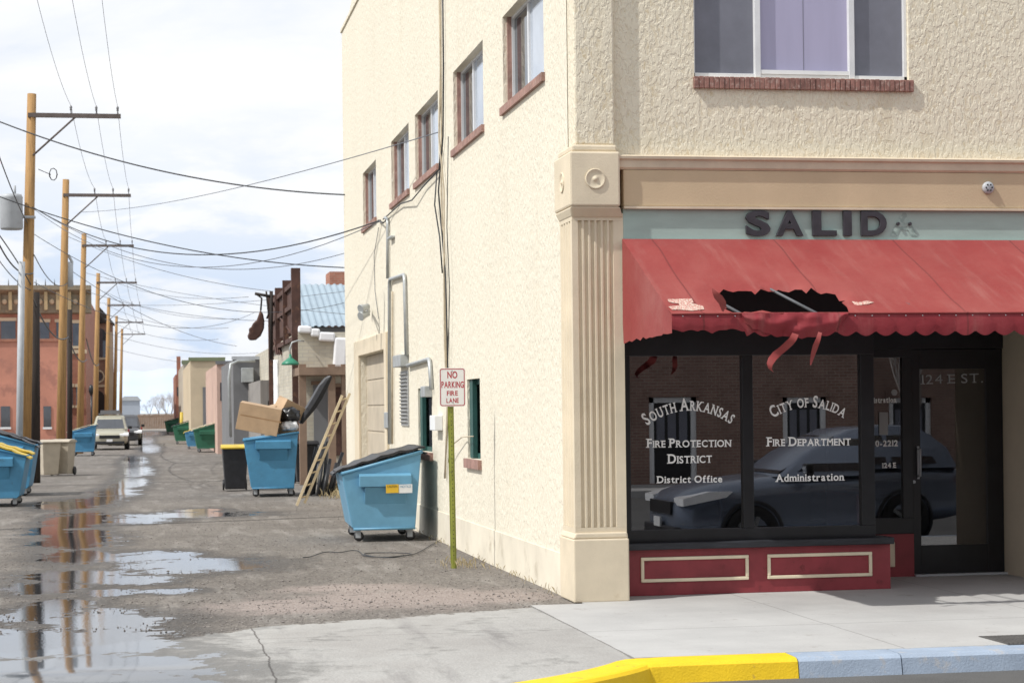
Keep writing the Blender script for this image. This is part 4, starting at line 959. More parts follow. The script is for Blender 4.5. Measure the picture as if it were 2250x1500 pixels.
tag(MB().lathe(W(150,600,Y=73.2),[(.0,-.5),(.17,-.48),(.18,.3),(.1,.4),(0,.4)],(0,0,1),14).tube([W(150,560,Y=73.2),W(158,575,Y=73.2),W(156,612,Y=73.2)],.06,6).build('terminal_can',M['steel']),'grey terminal can mounted on the second utility pole','box')
def wire(a,b,sag,r,label,grp='overhead wires across the alley',n=26,mt=None):
    a=Vector(a);b=Vector(b); pts=[lerp(a,b,i/n)-Vector((0,0,sag*4*(i/n)*(1-i/n))) for i in range(n+1)]
    return tag(MB().tube(pts,r,5,caps=False).build('overhead_wire',mt or M['cable']),label,'wire',grp)
for k in range(len(polesP)-1):
    for j,xo in enumerate((1.0,1.65,2.2)):
        a=(polesP[k][0]+LN+xo,polesP[k][1]-.1,ZA+.26); b=(polesP[k+1][0]+LN+xo,polesP[k+1][1]-.1,ZA+.26)
        wire(a,b,.35,.005+.0012*k,'thin overhead power line strung between the pole crossarms','power lines between crossarms',mt=M['cablegrey'])
CG=M['cablegrey']
w1=W(758,428,X=XW); w1b=W(-25,258,Y=46)
wire(w1b,w1,.35,.016,'thick black wire sagging from upper left to roof corner of the stucco building')
wire(W(180,466,Y=73),W(963,291,X=XW-.02),.25,.008,'thin wire rising right from second pole to an upper window',mt=CG)
p1=W(72,455,Y=53.4)
wire(p1,W(836,484,X=XW-.03),.9,.013,'blue-black service wire from nearest pole to the wall bracket, upper one')
wire(p1+Vector((0,0,-.03)),W(836,486,X=XW-.03),1.15,.008,'thin service wire sagging just below the bracket wire',mt=CG)
wire(p1,W(758,556,Y=YBACK+5),.9,.009,'service wire ending behind the building at mid height',mt=CG)
wire(W(-20,425,Y=48),W(758,588,Y=YBACK+4),.35,.013,'thick wire running from left edge behind the stucco building')
wire(W(150,520,Y=73.5),W(600,640,Y=66),.3,.010,'wire from second pole to the rusted frame',mt=CG)
wire(W(60,505,Y=53.5),W(757,665,Y=58),1.0,.009,'low wire crossing toward the metal roof',mt=CG)
wire(W(190,600,Y=95),W(757,690,Y=62),.2,.009,'faint wire crossing low behind rusted frame',mt=CG)
wire(W(75,620,Y=54),W(560,686,Y=80),.9,.009,'sagging wire between first pole and far rooftops',mt=CG)
wire(W(190,640,Y=95),W(590,705,Y=80),.3,.011,'short wire from the third pole toward the grey building',mt=CG)
wire(W(215,665,Y=122),W(757,640,Y=70),.3,.010,'nearly level wire above the metal roof',mt=CG)
wire(W(150,590,Y=74),W(520,760,Y=95),.5,.011,'long slanting wire dropping to the tan building',mt=CG)
wire(W(-10,320,Y=44),W(60,490,Y=53.3),.1,.014,'steep thick wire at left edge joining the nearest pole')
wire(W(-10,560,Y=48),W(75,640,Y=54),.15,.012,'short lower wire at the left edge')
wire(W(-10,505,Y=48),W(68,625,Y=53.4),-.05,.016,'short wire from left edge to the pole below transformer')
wire(W(-10,520,Y=48),W(72,600,Y=53.4),.3,.02,'thick looping cable at the left edge below the transformer')
wire(W(75,560,Y=53.4),W(150,620,Y=73.5),.4,.014,'sagging cable between first two poles, upper one')
wire(W(66,640,Y=53.4),W(150,740,Y=73.5),.5,.024,'thick telephone cable between first two poles, lower one')
wire(W(150,740,Y=73.5),W(190,790,Y=95.5),.4,.028,'thick telephone cable between second and third poles')
wire(W(190,745,Y=95.5),W(217,800,Y=122),.5,.028,'thick telephone cable beyond the third pole')
fl_=['faint far wire reaching the rusted frame','faint far wire in the middle of the bundle','faint far wire second from highest','faint far wire crossing between distant poles and roofs, highest','faint far wire near the low rooftops','lowest faint far wire above the alley end']
for k,(ya,yb,Yr) in enumerate(((700,745,110),(668,720,100),(640,700,90),(610,652,85),(730,775,130),(760,800,140))):
    wire(W(230,ya,Y=125),W(480+k*22,yb,Y=Yr),.5,.011,fl_[k],mt=CG)
# ================================================================ RIGHT SIDE BUILDINGS
def building(name,label,x0,x1,y0,y1,H_,mt,cat='building'):
    R=thing(name,label,cat,((x0+x1)/2,(y0+y1)/2,0)); MB().box(x0,x1,y0,y1,-.05,H_).build('wall',mt,R)
    return R
def on(px,py,Y): return W(px,py,Y=Y)
Yb=53; a=on(655,730,Yb); R=building('brick_building','cream brick building with white coping behind the stucco building',a.x,12,Yb,75,a.z,M['creambrick'])
for x0,x1,yt,yb in ((655,684,716,732),(682,702,722,740),(700,735,730,750),(733,760,742,806)):
    p=on(x0,yb,Yb);q=on(x1,yt,Yb); MB().obox(((p.x+q.x)/2,Yb-.02,(p.z+q.z)/2),(q.x-p.x,.3,q.z-p.z),(0,.06,0)).build('coping',M['snow'],R,bevel=.05)
for x0,x1,y0,y1 in ((690,722,845,1000),(735,752,850,1000)):
    p=on(x0,y1,Yb);q=on(x1,y0,Yb); w=MB().box(p.x,q.x,Yb-.05,Yb-.005,max(p.z,.0),q.z).build('door',M['rust'] if x0>700 else M['greyplas'],R)
    MB().box(p.x-.06,q.x+.06,Yb-.08,Yb-.051,q.z,q.z+.1).build('frame',M['fence'],w)
for px in (664,728,757): p=on(px,800,Yb-2); MB().box(p.x-.09,p.x+.09,Yb-2.1,Yb-1.9,0,p.z).build('porch_post',M['fence'],R)
p=on(656,820,Yb-2);q=on(770,806,Yb-2); MB().box(p.x,q.x,Yb-2.2,Yb,q.z-.2,q.z).build('porch_beam',M['fence'],R)
Yb=78; p=on(648,718,Yb);q=on(900,628,Yb+6); R=thing('metal_roofed_building','building with blue-grey corrugated metal roof behind the cream brick','building',(9,Yb+5,0))
MB().box(p.x+.2,16,Yb+.3,Yb+12,-.05,p.z).build('wall',M['greyplas'],R)
zr_=on(700,626,Yb+6).z; vs=[];N=160
for i in range(N+1):
    x=lerp(p.x,16,i/N); c_=.05*(1 if i%4<2 else 0); vs+=[(x,Yb,p.z+c_),(x,Yb+6,zr_+c_)]
MB().add(vs,[(2*i,2*i+2,2*i+3,2*i+1) for i in range(N)]).build('roof',M['metroof'],R)
MB().quad((p.x+.2,Yb+12,p.z),(16,Yb+12,p.z),(16,Yb+6,zr_-.02),(p.x+.2,Yb+6,zr_-.02)).build('roof',M['metroof'],R)
a=on(720,600,Yb+9); MB().box(a.x,a.x+2,Yb+8,Yb+10,3,a.z).build('chimney',M['redbrick'],R)
Xs=3.85; ya=W(650,650,X=Xs).y; yb=W(597,650,X=Xs).y; zt_=W(648,603,X=Xs).z; zb_=W(650,748,X=Xs).z
R=thing('rusted_frame','tall rusted steel sign frame standing over the alley','sign frame',(Xs,ya,0))
mb=MB(); mb.box(Xs,Xs+.05,ya+.2,yb,zb_+.3,zt_-.1); mb.build('panel',M['rust'],R)
for y in (ya,lerp(ya,yb,.33),lerp(ya,yb,.66),yb): MB().box(Xs-.12,Xs+.12,y-.1,y+.1,0 if y in(ya,yb) else zb_,zt_+(.15 if y==ya else .05)).build('upright',M['rust'],R)
for z in (zb_,zt_-.3,(zb_+zt_)/2): MB().box(Xs-.08,Xs-.005,ya,yb,z,z+.12).build('rail',M['rust'],R)
MB().tube([(Xs,ya,zb_),(Xs-.05,yb,zt_-.2)],.04,6).build('brace',M['rust'],R)
Yb=60; vs=[]
for i in range(25):
    x=lerp(on(603,760,Yb).x,on(652,760,Yb).x,i/24); c_=.04*(i%2); vs+=[(x,Yb-.6,on(620,782,Yb).z+c_),(x,Yb+.5,on(620,745,Yb).z+c_)]
tag(MB().add(vs,[(2*i,2*i+2,2*i+3,2*i+1) for i in range(24)]).build('corrugated_canopy',M['rust']),'small rusty corrugated canopy below the rusted frame','canopy')
Yb=61; cr=[(572,680),(578,690),(581,705),(580,722),(573,738),(562,747),(548,748),(543,738),(548,730),(546,722),(552,718),(556,710),(564,703),(568,692)]
P_2=[(on(x,y,Yb).x,on(x,y,Yb).z) for x,y in cr]; R=tag(MB().prism(P_2,'y',Yb-.09,Yb+.09).build('hanging_sculpture',M['rust'],bevel=.05),'curved rusted metal ornament hanging from a bracket','ornament')
br=MB(); br.tube([on(560,645,Yb),on(600,652,Yb)],.05,6); br.tube([on(562,645,Yb),on(575,655,Yb),on(573,682,Yb)],.03,6); br.tube([on(585,640,Yb),on(590,690,Yb),on(586,700,Yb)],.03,6); br.tube([on(596,640,Yb),on(596,790,Yb)],.06,6)
tag(br.build('bracket_arm',M['wooddark']),'dark bracket arm holding the rusted ornament','bracket')
a=on(609,790,61.5); tag(MB().tube([(a.x,61.5,0),(a.x,61.5,a.z)],.12,12).build('white_pipe',M['white']),'upright white vent pipe behind the heaped dumpster','pipe')
Yb=52.6; G=on(638,795,Yb); R=thing('alley_lamp','green gooseneck lamp on the cream brick building','lamp',G)
MB().lathe(G,[(.24,-.08),(.22,-.02),(.12,.06),(.04,.12),(.03,.2)],(0,0,1),20).build('lamp_shade',M['lampgreen'],R)
MB().tube([G+Vector((0,0,.18)),on(637,765,Yb),on(642,752,Yb),on(655,748,Yb),on(670,748,Yb)+Vector((0,.3,0))],.02,8).build('lamp_arm',M['conduit'],R)
Yb=64; a=on(572,835,Yb); R=building('shed','low grey timber shed behind the heaped dumpster',a.x,on(655,800,Yb).x,Yb,Yb+8,a.z,mat('shed_boards',(.27,.25,.23),.85,.2,1,.3,9,st=(8,8,.6)))
p=on(590,1010,Yb);q=on(630,880,Yb); MB().box(p.x,q.x,Yb-.05,Yb-.005,0,q.z).build('door',M['wooddark'],R)
Yb=72; a=on(512,790,Yb); R=building('grey_building','dark grey plaster building with wall box and bent pipe',a.x,on(600,790,Yb).x,Yb,Yb+12,a.z,M['greyplas'])
p=on(530,840,Yb);q=on(556,808,Yb); MB().box(p.x,q.x,Yb-.35,Yb-.005,p.z,q.z).build('wall_box',M['conduit'],R,bevel=.02)
MB().tube([on(507,960,Yb-1),on(503,830,Yb-1),on(507,800,Yb-1),on(522,793,Yb-.8),on(560,793,Yb-.5)],.05,8).build('bent_pipe',M['conduit'],R)
MB().box(a.x-.05,on(600,790,Yb).x,Yb-.08,Yb,a.z+.001,a.z+.12).build('coping',M['steel'],R)
Yb=90; a=on(476,800,Yb); R=building('pink_building','pink plaster building with one window',a.x,on(545,790,Yb).x,Yb,Yb+18,a.z,M['pink'])
MB().box(a.x-.05,on(545,790,Yb).x,Yb-.1,Yb,a.z+.001,a.z+.15).build('coping',M['greyplas'],R)
p=on(484,880,Yb);q=on(497,840,Yb); MB().box(p.x,q.x,Yb-.05,Yb-.005,p.z,q.z).build('window',M['glassdark'],R)
Yb=112; a=on(418,793,Yb); R=building('tan_building','tan plaster building with dark doors down the alley',a.x,on(495,793,Yb).x,Yb,Yb+25,a.z,M['tanb'])
MB().box(a.x-.1,on(495,793,Yb).x,Yb-.1,Yb,a.z+.001,a.z+.2).build('coping',M['olive'],R)
for x0,x1,y0 in ((447,455,850),(460,470,862)):
    p=on(x0,990,Yb);q=on(x1,y0,Yb); MB().box(p.x,q.x,Yb-.06,Yb-.005,0,q.z).build('door',M['greyplas'] if x0<450 else M['rust'],R)
Yb=150; a=on(402,800,Yb); R=building('cream_building','small cream building with olive coping farther along',a.x,on(440,793,Yb).x,Yb,Yb+25,a.z,M['creambrick'])
MB().box(a.x-.1,a.x+2,Yb-.1,Yb,a.z+.001,a.z+.3).build('coping',M['olive'],R)
Yb=180; a=on(386,822,Yb); R=building('far_building','far narrow red brick building with chimney at alley end',a.x,on(425,800,Yb).x,Yb,Yb+20,a.z,M['redbrick'])
c_=on(392,782,Yb); MB().box(c_.x-.15,c_.x+.2,Yb+1,Yb+1.6,a.z-.2,c_.z).build('chimney',M['redbrick'],R)
p=on(389,870,Yb);q=on(395,850,Yb); MB().box(p.x,q.x,Yb-.05,Yb-.005,p.z,q.z).build('window',M['glassdark'],R)
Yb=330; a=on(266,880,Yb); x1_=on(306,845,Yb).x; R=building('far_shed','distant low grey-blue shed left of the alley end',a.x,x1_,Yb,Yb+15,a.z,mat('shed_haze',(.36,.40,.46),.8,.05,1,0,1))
MB().prism([(a.x-.3,a.z),(x1_+.3,a.z),(x1_-.3,a.z+.7),(a.x+.5,a.z+.7)],'y',Yb-.2,Yb+15).build('roof',M['steel'],R)
Yb=225; a=on(296,915,Yb);b_=on(385,912,Yb); mb=MB(); x=a.x
R=thing('wooden_fence','brown wooden fence closing the far end of the alley','fence',((a.x+b_.x)/2,Yb,0))
while x<b_.x: mb.box(x,x+.17,Yb,Yb+.04,0,1.6+random.uniform(-.04,.04)); x+=.19
mb.build('boards',M['fence'],R); MB().box(a.x,b_.x,Yb+.05,Yb+.1,1.3,1.42).build('rail',M['fence'],R)
# ================================================================ LEFT SIDE BUILDINGS
Yb=160; a=on(-160,960,Yb); b_=on(187,690,Yb); zt_=on(100,640,Yb).z
R=thing('corner_brick_building','red brick building with ornate olive cornice beyond the poles','building',((a.x+b_.x)/2,Yb+8,0))
MB().box(a.x,b_.x,Yb,Yb+30,-.05,zt_).build('wall',M['redbrick'],R)
cz0=on(100,690,Yb).z; cz1=on(100,628,Yb).z
MB().prism([(Yb-.1,cz0),(Yb-.3,cz0+.1),(Yb-.3,cz1-.7),(Yb-.9,cz1-.35),(Yb-.9,cz1),(Yb+.2,cz1)],'x',a.x,b_.x+.5).build('cornice',M['corn'],R)
mb=MB(); x=a.x
while x<b_.x: mb.box(x,x+.25,Yb-.7,Yb-.31,cz0+.3,cz1-.5); x+=.9
mb.build('brackets',mat('bracket_gold',(.42,.33,.18),.7),R)
mb=MB(); x=a.x+.45
while x<b_.x: mb.lathe((x+.12,Yb-.3,(cz0+cz1)/2-.15),[(.22,0),(.22,.08),(.12,.1),(0,.1)],(0,-1,0),8); x+=.9
mb.build('medallions',M['tanb'],R)
mb=MB(); x=a.x
while x<b_.x+.4: mb.tube([(x,Yb-.5,cz1),(x,Yb-.5,cz1+.5)],[.05,.01],5); x+=.7
mb.build('cresting',M['wooddark'],R)
MB().box(a.x,b_.x+.1,Yb-.12,Yb-.005,cz0-3.1,cz0-2.8).build('string_course',M['tanb'],R)
for x0,x1,y0,y1 in ((-60,-30,705,750),(2,34,705,748),(88,108,708,748),(124,138,708,748),(160,174,710,760),(150,160,850,890),(168,178,850,890)):
    p=on(x0,y1,Yb);q=on(x1,y0,Yb); w=MB().box(p.x,q.x,Yb-.06,Yb-.005,p.z,q.z).build('window',M['glassdark'],R); MB().box(p.x-.1,q.x+.1,Yb-.15,Yb-.061,p.z-.2,p.z).build('sill',M['tanb'],w); MB().box(p.x-.1,q.x+.1,Yb-.12,Yb-.061,q.z,q.z+.25).build('lintel',M['tanb'],w)
Yb=146; a=on(-160,960,Yb); b_=on(132,750,Yb); R=thing('salmon_building','low salmon plaster building in front of the red brick one','building',((a.x+b_.x)/2,Yb+4,0))
MB().box(a.x,b_.x,Yb,Yb+12,-.05,b_.z).build('wall',M['salmon'],R); MB().box(a.x,b_.x+.1,Yb-.1,Yb+.2,b_.z+.001,b_.z+.2).build('coping',M['redbrick'],R)
for x0,x1 in ((2,22),(96,112)):
    p=on(x0,938,Yb);q=on(x1,892,Yb); w=MB().box(p.x,q.x,Yb-.06,Yb-.005,p.z,q.z).build('window',M['glassdark'],R); MB().box(p.x-.06,q.x+.06,Yb-.12,Yb-.061,p.z-.15,p.z).build('sill',M['white'],w)
Yb=190; R=thing('church_tower','brown brick church tower with round window and pointed gable','church',(on(220,900,Yb).x,Yb+3,0))
a=on(193,710,Yb);b_=on(246,710,Yb); xm=(a.x+b_.x)/2
MB().box(a.x,b_.x,Yb,Yb+6,-.05,a.z).build('wall',M['churchbrick'],R); MB().prism([(a.x-.2,a.z),(b_.x+.2,a.z),(xm,a.z+1.5)],'y',Yb-.2,Yb+6).build('gable',M['wooddark'],R)
def arch(x0,x1,y0,y1,nm,mt):
    p=on(x0,y1,Yb);q=on(x1,y0,Yb); c_=(p.x+q.x)/2; r=(q.x-p.x)/2; P=[(p.x,p.z),(q.x,p.z)]+[(c_+r*cos(t*pi/8),q.z-r+r*1.3*sin(t*pi/8)) for t in range(9)]
    return MB().prism(P,'y',Yb-.08,Yb-.004).build(nm,mt,R)
arch(210,233,725,785,'louvre',M['glassdark']); arch(202,230,862,935,'door',M['wooddark'])
c_=on(215,827,Yb); MB().lathe(c_,[(.62,0),(.62,.12),(.5,.14),(.48,.02),(0,.02)],(0,-1,0),20).build('round_window',M['tanb'],R); MB().lathe(c_+Vector((0,-.03,0)),[(.44,0),(.44,.02)],(0,-1,0),20).build('pane',M['glassdark'],R)
for px in (196,243): p=on(px,800,Yb); MB().box(p.x-.2,p.x+.2,Yb-.3,Yb,-.05,p.z+3).build('buttress',M['tanb'],R)
for yy in (790,850): p=on(215,yy,Yb); MB().box(a.x-.05,b_.x+.05,Yb-.15,Yb-.005,p.z,p.z+.2).build('string_course',M['tanb'],R)
p=on(201,905,140); R=thing('street_lamp','small black street lamp in front of the church tower','street lamp',(p.x,140,0))
MB().tube([(p.x,140,0),(p.x,140,on(201,868,140).z)],.06,8).build('pole',M['black'],R); zq=on(201,868,140).z; MB().lathe((p.x,140,zq),[(.08,0),(.2,.3),(.16,.55),(.03,.75)],(0,0,1),10).build('lantern',M['black'],R)
Yo=-8.; gm=YG
def refl(px,py,Yt): q=W(px,py,Y=2*gm-Yt); return Vector((q.x,Yt,q.z))
R=thing('opposite_building','brown brick building across the street mirrored in shop windows','building',(15,Yo-4,0))
dh=[]
for x0,x1 in ((1428,1530),(1722,1815),(2035,2130),(1120,1215)):
    a=refl(x0,1080,Yo);b_=refl(x1,872,Yo); dh.append((a.x,b_.x,0.02,b_.z))
MB().wall('Y',Yo,-6,45,-.05,8,dh,-.25).build('wall',M['oppbrick'],R,recalc=False)
for (x0,x1,z0,z1) in dh:
    t=.13; w=MB().box(x0,x0+t,Yo-.2,Yo-.05,z0,z1).box(x1-t,x1,Yo-.2,Yo-.05,z0,z1).box(x0,x1,Yo-.2,Yo-.05,z1-t,z1).build('door',M['white'],R)
    MB().box(x0+t,x1-t,Yo-.18,Yo-.12,z0,z1-t).build('leaf',M['black'],w)
    mb=MB(); 
    for i in range(3): mb.box(lerp(x0+t+.08,x1-t,i/3),lerp(x0+t,x1-t-.08,(i+1)/3),Yo-.119,Yo-.11,1.,z1-.3)
    mb.build('pane',M['screen'],w)
    MB().box(x0-.1,x1+.1,Yo-.02,Yo+.04,z1+.01,z1+.2).build('lintel',M['oppbrick'],w)
# ================================================================ TREES
def tree(loc,H_,label,name='bare_tree',seed=1,depth=6,spread=.5,dens=3):
    rnd=random.Random(seed); T_=thing(name,label,'tree',loc,'bare trees'); tr=MB();cr_=MB()
    def br(p,d,l,r,k):
        q=p+d*l; m_=(p+q)/2+Vector((rnd.uniform(-1,1),rnd.uniform(-1,1),0))*l*.06
        (tr if k>=depth-1 else cr_).tube([p,m_,q],[r,r*.85,r*.68],5 if k>2 else 3,caps=False)
        if k==0: return
        for i in range(dens if k<depth else dens+1):
            nd_=(d+Vector((rnd.uniform(-1,1),rnd.uniform(-1,1),rnd.uniform(-.25,.75)))*spread*1.5).normalized(); br(lerp(p,q,rnd.uniform(.6,1)),nd_,l*rnd.uniform(.62,.82),r*.6,k-1)
    br(Vector(loc),Vector((0,0,1)),H_*.26,H_*.010,depth)
    tr.build('trunk',M['bark'],T_); cr_.build('crown',M['twig'],T_); return T_
for i,(px,Y,H_,l) in enumerate(((350,310,6.8,'bare tree at centre of the alley end'),(368,270,6.,'bare tree at right of the alley end'),(330,340,6.,'bare tree behind the wooden fence, left of the tallest'),(300,390,5.5,'low bare tree by the distant grey shed'),(378,320,7.8,'pale bare tree beside the red chimney'),(540,140,7.5,'pale bare tree above the pink building'),(470,170,8,'pale bare tree above the tan building'),(508,150,7.5,'pale bare tree between the two over the rooftops'))):
    g=on(px,1000,Y); tree((g.x,Y,-.03),H_,l,seed=i+3,depth=6 if Y<300 else 5)
g=refl(2095,1000,-5.); tree((g.x,-5.,0),7,'bare street tree across the street mirrored in the door glass',seed=21,depth=5)
# ================================================================ CARS
def car(label,loc,rz,paint,L_=4.6,Wd=.92,Hh=1.62,rack=False,pick=False,group=None,name='parked_car',sc=1.):
    R=thing(name,label,'car',(0,0,0),group); k=L_/4.6
    st=[(-2.3,.66,.38,.70),(-2.25,.80,.28,.80),(-2.0,.89,.24,.93),(-1.5,.92,.24,1.0),(-.95,.92,.24,1.06),(0,.92,.24,1.07),(1.6,.92,.25,1.08),(2.15,.90,.30,1.08),(2.27,.84,.36,1.0),(2.3,.7,.45,.9)]
    ring=[(-.85,0),(-1,.14),(-1,.45),(-.985,.72),(-.9,.93),(-.7,1),(0,1.02),(.7,1),(.9,.93),(.985,.72),(1,.45),(1,.14),(.85,0)]
    n=len(ring); vs=[(fx*hw*Wd/.92,y*k,zb_+(zt_-zb_)*fz) for y,hw,zb_,zt_ in st for fx,fz in ring]
    fs=[(i*n+j,i*n+(j+1)%n,(i+1)*n+(j+1)%n,(i+1)*n+j) for i in range(len(st)-1) for j in range(n)]+[tuple(range(n)),tuple(range(len(vs)-n,len(vs)))]
    MB().add(vs,fs,True).build('body',paint,R,subs=1)
    yr=(.9 if pick else 2.15)
    lv=[(1.03,-1.08,yr+.05,.85),(1.30,-.72,yr-.08,.80),(Hh-.12,-.32,yr-.32,.71),(Hh-.03,-.12,yr-.5,.66),(Hh,.15,yr-.8,.5)]
    vs=[];
    for z,y0,y1,hw in lv:
        hw*=Wd/.92
        vs+=[(-hw,y0*k+.06,z),(-hw*.8,y0*k,z),(hw*.8,y0*k,z),(hw,y0*k+.06,z),(hw,y1*k-.05,z),(hw*.8,y1*k,z),(-hw*.8,y1*k,z),(-hw,y1*k-.05,z)]
    fs=[(i*8+j,i*8+(j+1)%8,(i+1)*8+(j+1)%8,(i+1)*8+j) for i in range(4) for j in range(8)]+[tuple(32+j for j in range(8))]
    MB().add(vs,fs,True).build('cabin',paint,R)
    def hwz(z): 
        for a_,b_2 in zip(lv,lv[1:]):
            if a_[0]<=z<=b_2[0]: t=(z-a_[0])/(b_2[0]-a_[0]); return [lerp(a_[i],b_2[i],t) for i in (1,2,3)]
        return list(lv[-1][1:])
    z0,z1=1.09,Hh-.14
    for sx in (-1,1):
        segs=((.0,.36),(.39,.70),(.73,.95)) if not pick else ((.0,.55),(.6,.95))
        for u0,u1 in segs:
            q=[]
            for z,uu in ((z0,u0),(z0,u1),(z1,u1),(z1,u0)):
                y0,y1,hw=hwz(z); q.append((sx*(hw*Wd/.92+.012),lerp(y0+.16,y1-.16,uu)*k,z))
            MB().quad(*q).build('side_window',M['glassdark'],R)
    q=[]
    for z,sx in ((z0-.02,-1),(z0-.02,1),(z1+.04,1),(z1+.04,-1)):
        y0,y1,hw=hwz(z); q.append((sx*hw*.86*Wd/.92,y0*k-.012,z))
    MB().quad(*q).build('windscreen',M['glassdark'],R)
    q=[]
    for z,sx in ((z0+.05,-1),(z0+.05,1),(z1,1),(z1,-1)):
        y0,y1,hw=hwz(z); q.append((sx*hw*.84*Wd/.92,y1*k+.012,z))
    MB().quad(*q).build('rear_window',M['glassdark'],R)
    for sx in (-1,1):
        x=sx*.70*Wd/.92
        MB().prism([(-.17*k-2.1*k,.70),(-1.74*k,.80),(-1.66*k,.87),(-1.95*k,.87),(-2.27*k,.79)],'x',x*1.34,x*.72).build('headlight',M['lamp'],R)
        MB().box(x*1.28-.04,x*1.28+.04,2.18*k,2.29*k,.8,1.0).build('tail_light',M['signred'],R)
        MB().obox((sx*(Wd+.08),-.75*k,1.12),(.2,.1,.15),(0,0,0)).build('wing_mirror',M['black'],R,bevel=.03)
        MB().box(min(sx*Wd,sx*(Wd+.012)),max(sx*Wd,sx*(Wd+.012)),-1.3*k,1.4*k,.27,.38).build('side_skirt',M['rub'],R)
        for y in (-1.42*k,1.38*k):
            c_=(sx*(Wd-.21),y,.35); w=MB().lathe(c_,[(.2,0),(.33,.01),(.35,.04),(.35,.2),(.33,.235),(.22,.235),(.21,.2),(.0,.2)],(sx,0,0),24).build('wheel',M['tyre'],R)
            mb=MB()
            for a_ in range(5): t=a_*2*pi/5; mb.obox((sx*(Wd+.012),y+.11*cos(t),.35+.11*sin(t)),(.03,.22,.05),(t,0,0))
            mb.lathe((sx*(Wd-.01),y,.35),[(.06,0),(.05,.03)],(sx,0,0),10).build('rim',M['rim'],w)
            MB().lathe((sx*(Wd-.03),y,.36),[(.40,0),(.40,.045),(.36,.045),(.36,0)],(sx,0,0),24,caps=False).build('wheel_arch',M['rub'],R)
    MB().box(-.55*Wd,.55*Wd,-2.32*k,-2.2*k,.58,.74).build('grille',M['black'],R,bevel=.01); MB().box(-.8*Wd,.8*Wd,-2.34*k,-2.2*k,.30,.44).build('bumper',M['rub'],R,bevel=.02)
    MB().box(-.15,.15,-2.36*k,-2.34*k,.42,.54).build('number_plate',M['white'],R)
    if rack:
        mb=MB()
        for sx in (-.55,.55): mb.tube([(sx,-.1,Hh+.06),(sx,1.5,Hh+.06)],.025,6)
        for y in (-.1,.5,1.1,1.5): mb.box(-.6,.6,y-.03,y+.03,Hh+.05,Hh+.1)
        mb.box(-.5,.5,.2,1.2,Hh+.1,Hh+.26); mb.build('roof_rack',M['greyplas'],R)
    R.location=loc; R.rotation_euler=(0,0,rz); R.scale=(sc,sc,sc); return R
g=W(241,988,Z=0); car('cream off-road car with roof rack parked facing up the alley',(g.x,g.y+2.3,0),0,M['tancar'],4.8,.93,1.75,True)
g=W(288,979,Z=0); car('dark pickup truck parked behind the cream car',(g.x-.35,g.y+4,0),0,M['darkcar'],5.2,.93,1.75,False,True)
Yk=13.0
xf=refl(1447,1100,Yk).x; car('blue-grey car at the kerb, seen mirrored in the shop windows',(xf+2.55,Yk,-.15),math.radians(-90),M['greycar'],4.7,sc=1.07)
# ================================================================ loose stones, dry grass
mb=MB(); rnd=random.Random(5)
cnt=0
while cnt<4200:
    px=rnd.uniform(-20,1230); py=1085+rnd.random()**1.2*330
    p=W(px,py,Z=0)
    if p.x>XW-.1 and p.y>YF: continue
    if conc(p.x,p.y)>.5: continue
    f_=field(WET,p.x,p.y)
    if f_>.62: continue
    s_=rnd.uniform(.004,.012)*(1.6 if rnd.random()<.05 else 1)
    c_=Vector((p.x,p.y,h(p.x,p.y)+s_*.2)); vs=[c_+Vector((s_*rnd.uniform(.7,1.3)*a,s_*rnd.uniform(.7,1.3)*b_,s_*.7*c2)) for a,b_,c2 in ((1,0,0),(0,1,0),(-1,0,0),(0,-1,0),(0,0,1),(0,0,-1))]
    mb.add(vs,[(0,1,4),(1,2,4),(2,3,4),(3,0,4),(1,0,5),(2,1,5),(3,2,5),(0,3,5)]); cnt+=1
tag(mb.build('loose_gravel',M['stone']),'small loose gravel scattered over the alley surface','gravel',kind='stuff')
mb=MB()
def blades(cx,cy,n,spd,hgt):
    for i in range(n):
        x=cx+rnd.gauss(0,spd); y=cy+rnd.gauss(0,spd*2.2); a=rnd.uniform(0,2*pi); hh_=hgt*rnd.uniform(.3,1.2); w_=.003
        if x>XW-.02: x=XW-.03
        l_=rnd.uniform(.2,.8)*hh_; mb.add([(x-w_*sin(a),y+w_*cos(a),0),(x+w_*sin(a),y-w_*cos(a),0),(x+l_*cos(a)*.4,y+l_*sin(a)*.4,hh_*.7),(x+l_*cos(a),y+l_*sin(a),hh_)],[(0,1,2),(0,2,3)])
blades(ps.x+.12,ps.y+.25,110,.14,.09)
yy=YF+1.
while yy<40: blades(XW-.06,yy,rnd.randint(0,12),.05,.07); yy+=rnd.uniform(.3,.9)
for px,py in ((740,1095),(745,1085),(735,1080)): q=W(px,py,Z=0); blades(q.x,q.y,80,.15,.2)
tag(mb.build('dry_grass',M['grass']),'dry yellow grass tufts along the foot of the wall','grass',kind='stuff')

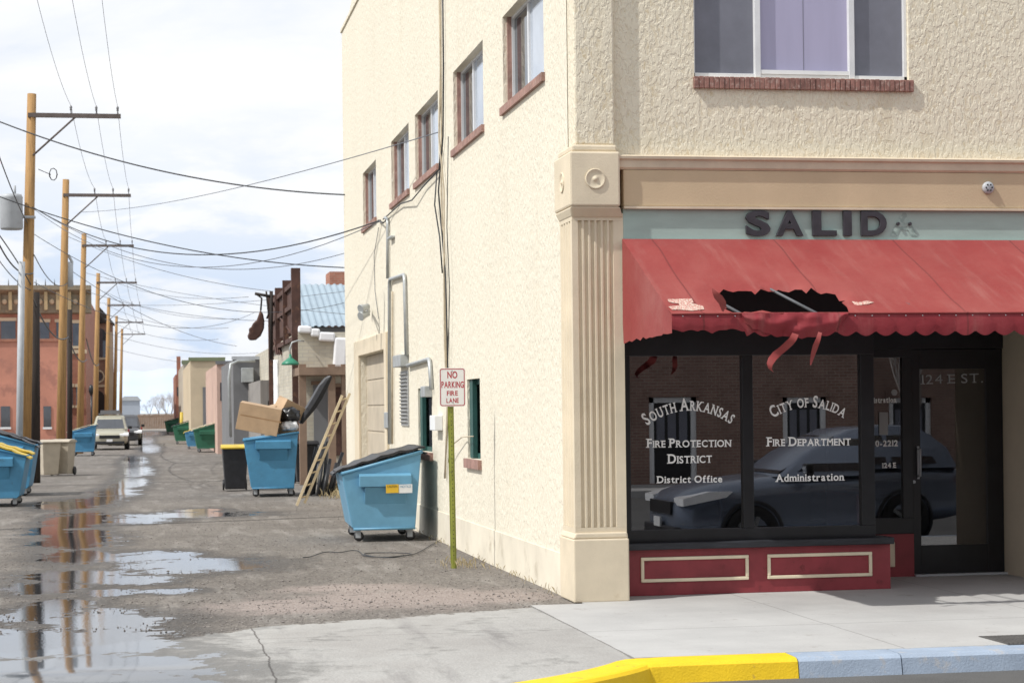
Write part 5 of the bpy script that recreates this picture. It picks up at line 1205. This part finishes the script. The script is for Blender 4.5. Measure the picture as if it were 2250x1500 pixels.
# ================================================================ LIGHT, WORLD, CAMERA
ts=Vector((-.62,-.19,.76)).normalized()
sd=bpy.data.lights.new('sun','SUN'); sd.energy=3.8; sd.angle=math.radians(.8); sd.color=(1,.97,.92); so=bpy.data.objects.new('sun',sd); COL.objects.link(so); so.rotation_euler=ts.to_track_quat('Z','Y').to_euler()
w=bpy.data.worlds.new('World'); SC.world=w; w.use_nodes=True; nt=w.node_tree; nt.nodes.clear()
out=nd(nt,'ShaderNodeOutputWorld'); bg=nd(nt,'ShaderNodeBackground'); bg.inputs[1].default_value=.1
sky=nd(nt,'ShaderNodeTexSky'); sky.sky_type='NISHITA'; sky.sun_disc=False; sky.sun_elevation=math.asin(ts.z); sky.sun_rotation=math.atan2(ts.x,ts.y)
tc=nd(nt,'ShaderNodeTexCoord'); mp=nd(nt,'ShaderNodeMapping'); mp.inputs['Scale'].default_value=(1,1,3.2); nt.links.new(tc.outputs['Generated'],mp.inputs[0])
n1=noi(nt,mp.outputs[0],4.2,8,.58,.5); n2=noi(nt,mp.outputs[0],8.5,7,.6,.3)
cl=ramp(nt,n1,[(.36,(8.2,8.9,10.0)),(.48,(9.4,9.7,10.2)),(.58,(10.2,10.3,10.5)),(.75,(10.9,10.9,10.9))]).outputs[0]
sz=nd(nt,'ShaderNodeSeparateXYZ'); nt.links.new(tc.outputs['Generated'],sz.inputs[0])
low=mth(nt,'MULTIPLY',mapr(nt,sz.outputs[2],.02,.17,1,.1),mapr(nt,n2,.42,.54,1,.1))
cl=mixc(nt,mth(nt,'MULTIPLY',low,.85),cl,(6.1,7.5,9.7))
f=mapr(nt,n1,.30,.50,.85,.98)
nt.links.new(mixc(nt,f,sky.outputs[0],cl),bg.inputs[0]); nt.links.new(bg.outputs[0],out.inputs[0])
cd=bpy.data.cameras.new('camera'); cd.sensor_width=36; cd.lens=F/2250*36; cd.shift_y=145/2250; cd.clip_start=.1; cd.clip_end=6000
cd.dof.use_dof=True; cd.dof.focus_distance=19.8; cd.dof.aperture_fstop=5.6
cm_=bpy.data.objects.new('camera',cd); COL.objects.link(cm_)
cm_.matrix_world=Matrix(((Rr.x,Ur.x,-Fw.x,0),(Rr.y,Ur.y,-Fw.y,0),(Rr.z,Ur.z,-Fw.z,EYE),(0,0,0,1)))
SC.camera=cm_
SC.view_settings.view_transform='Standard'; SC.view_settings.look='None'; SC.view_settings.exposure=0
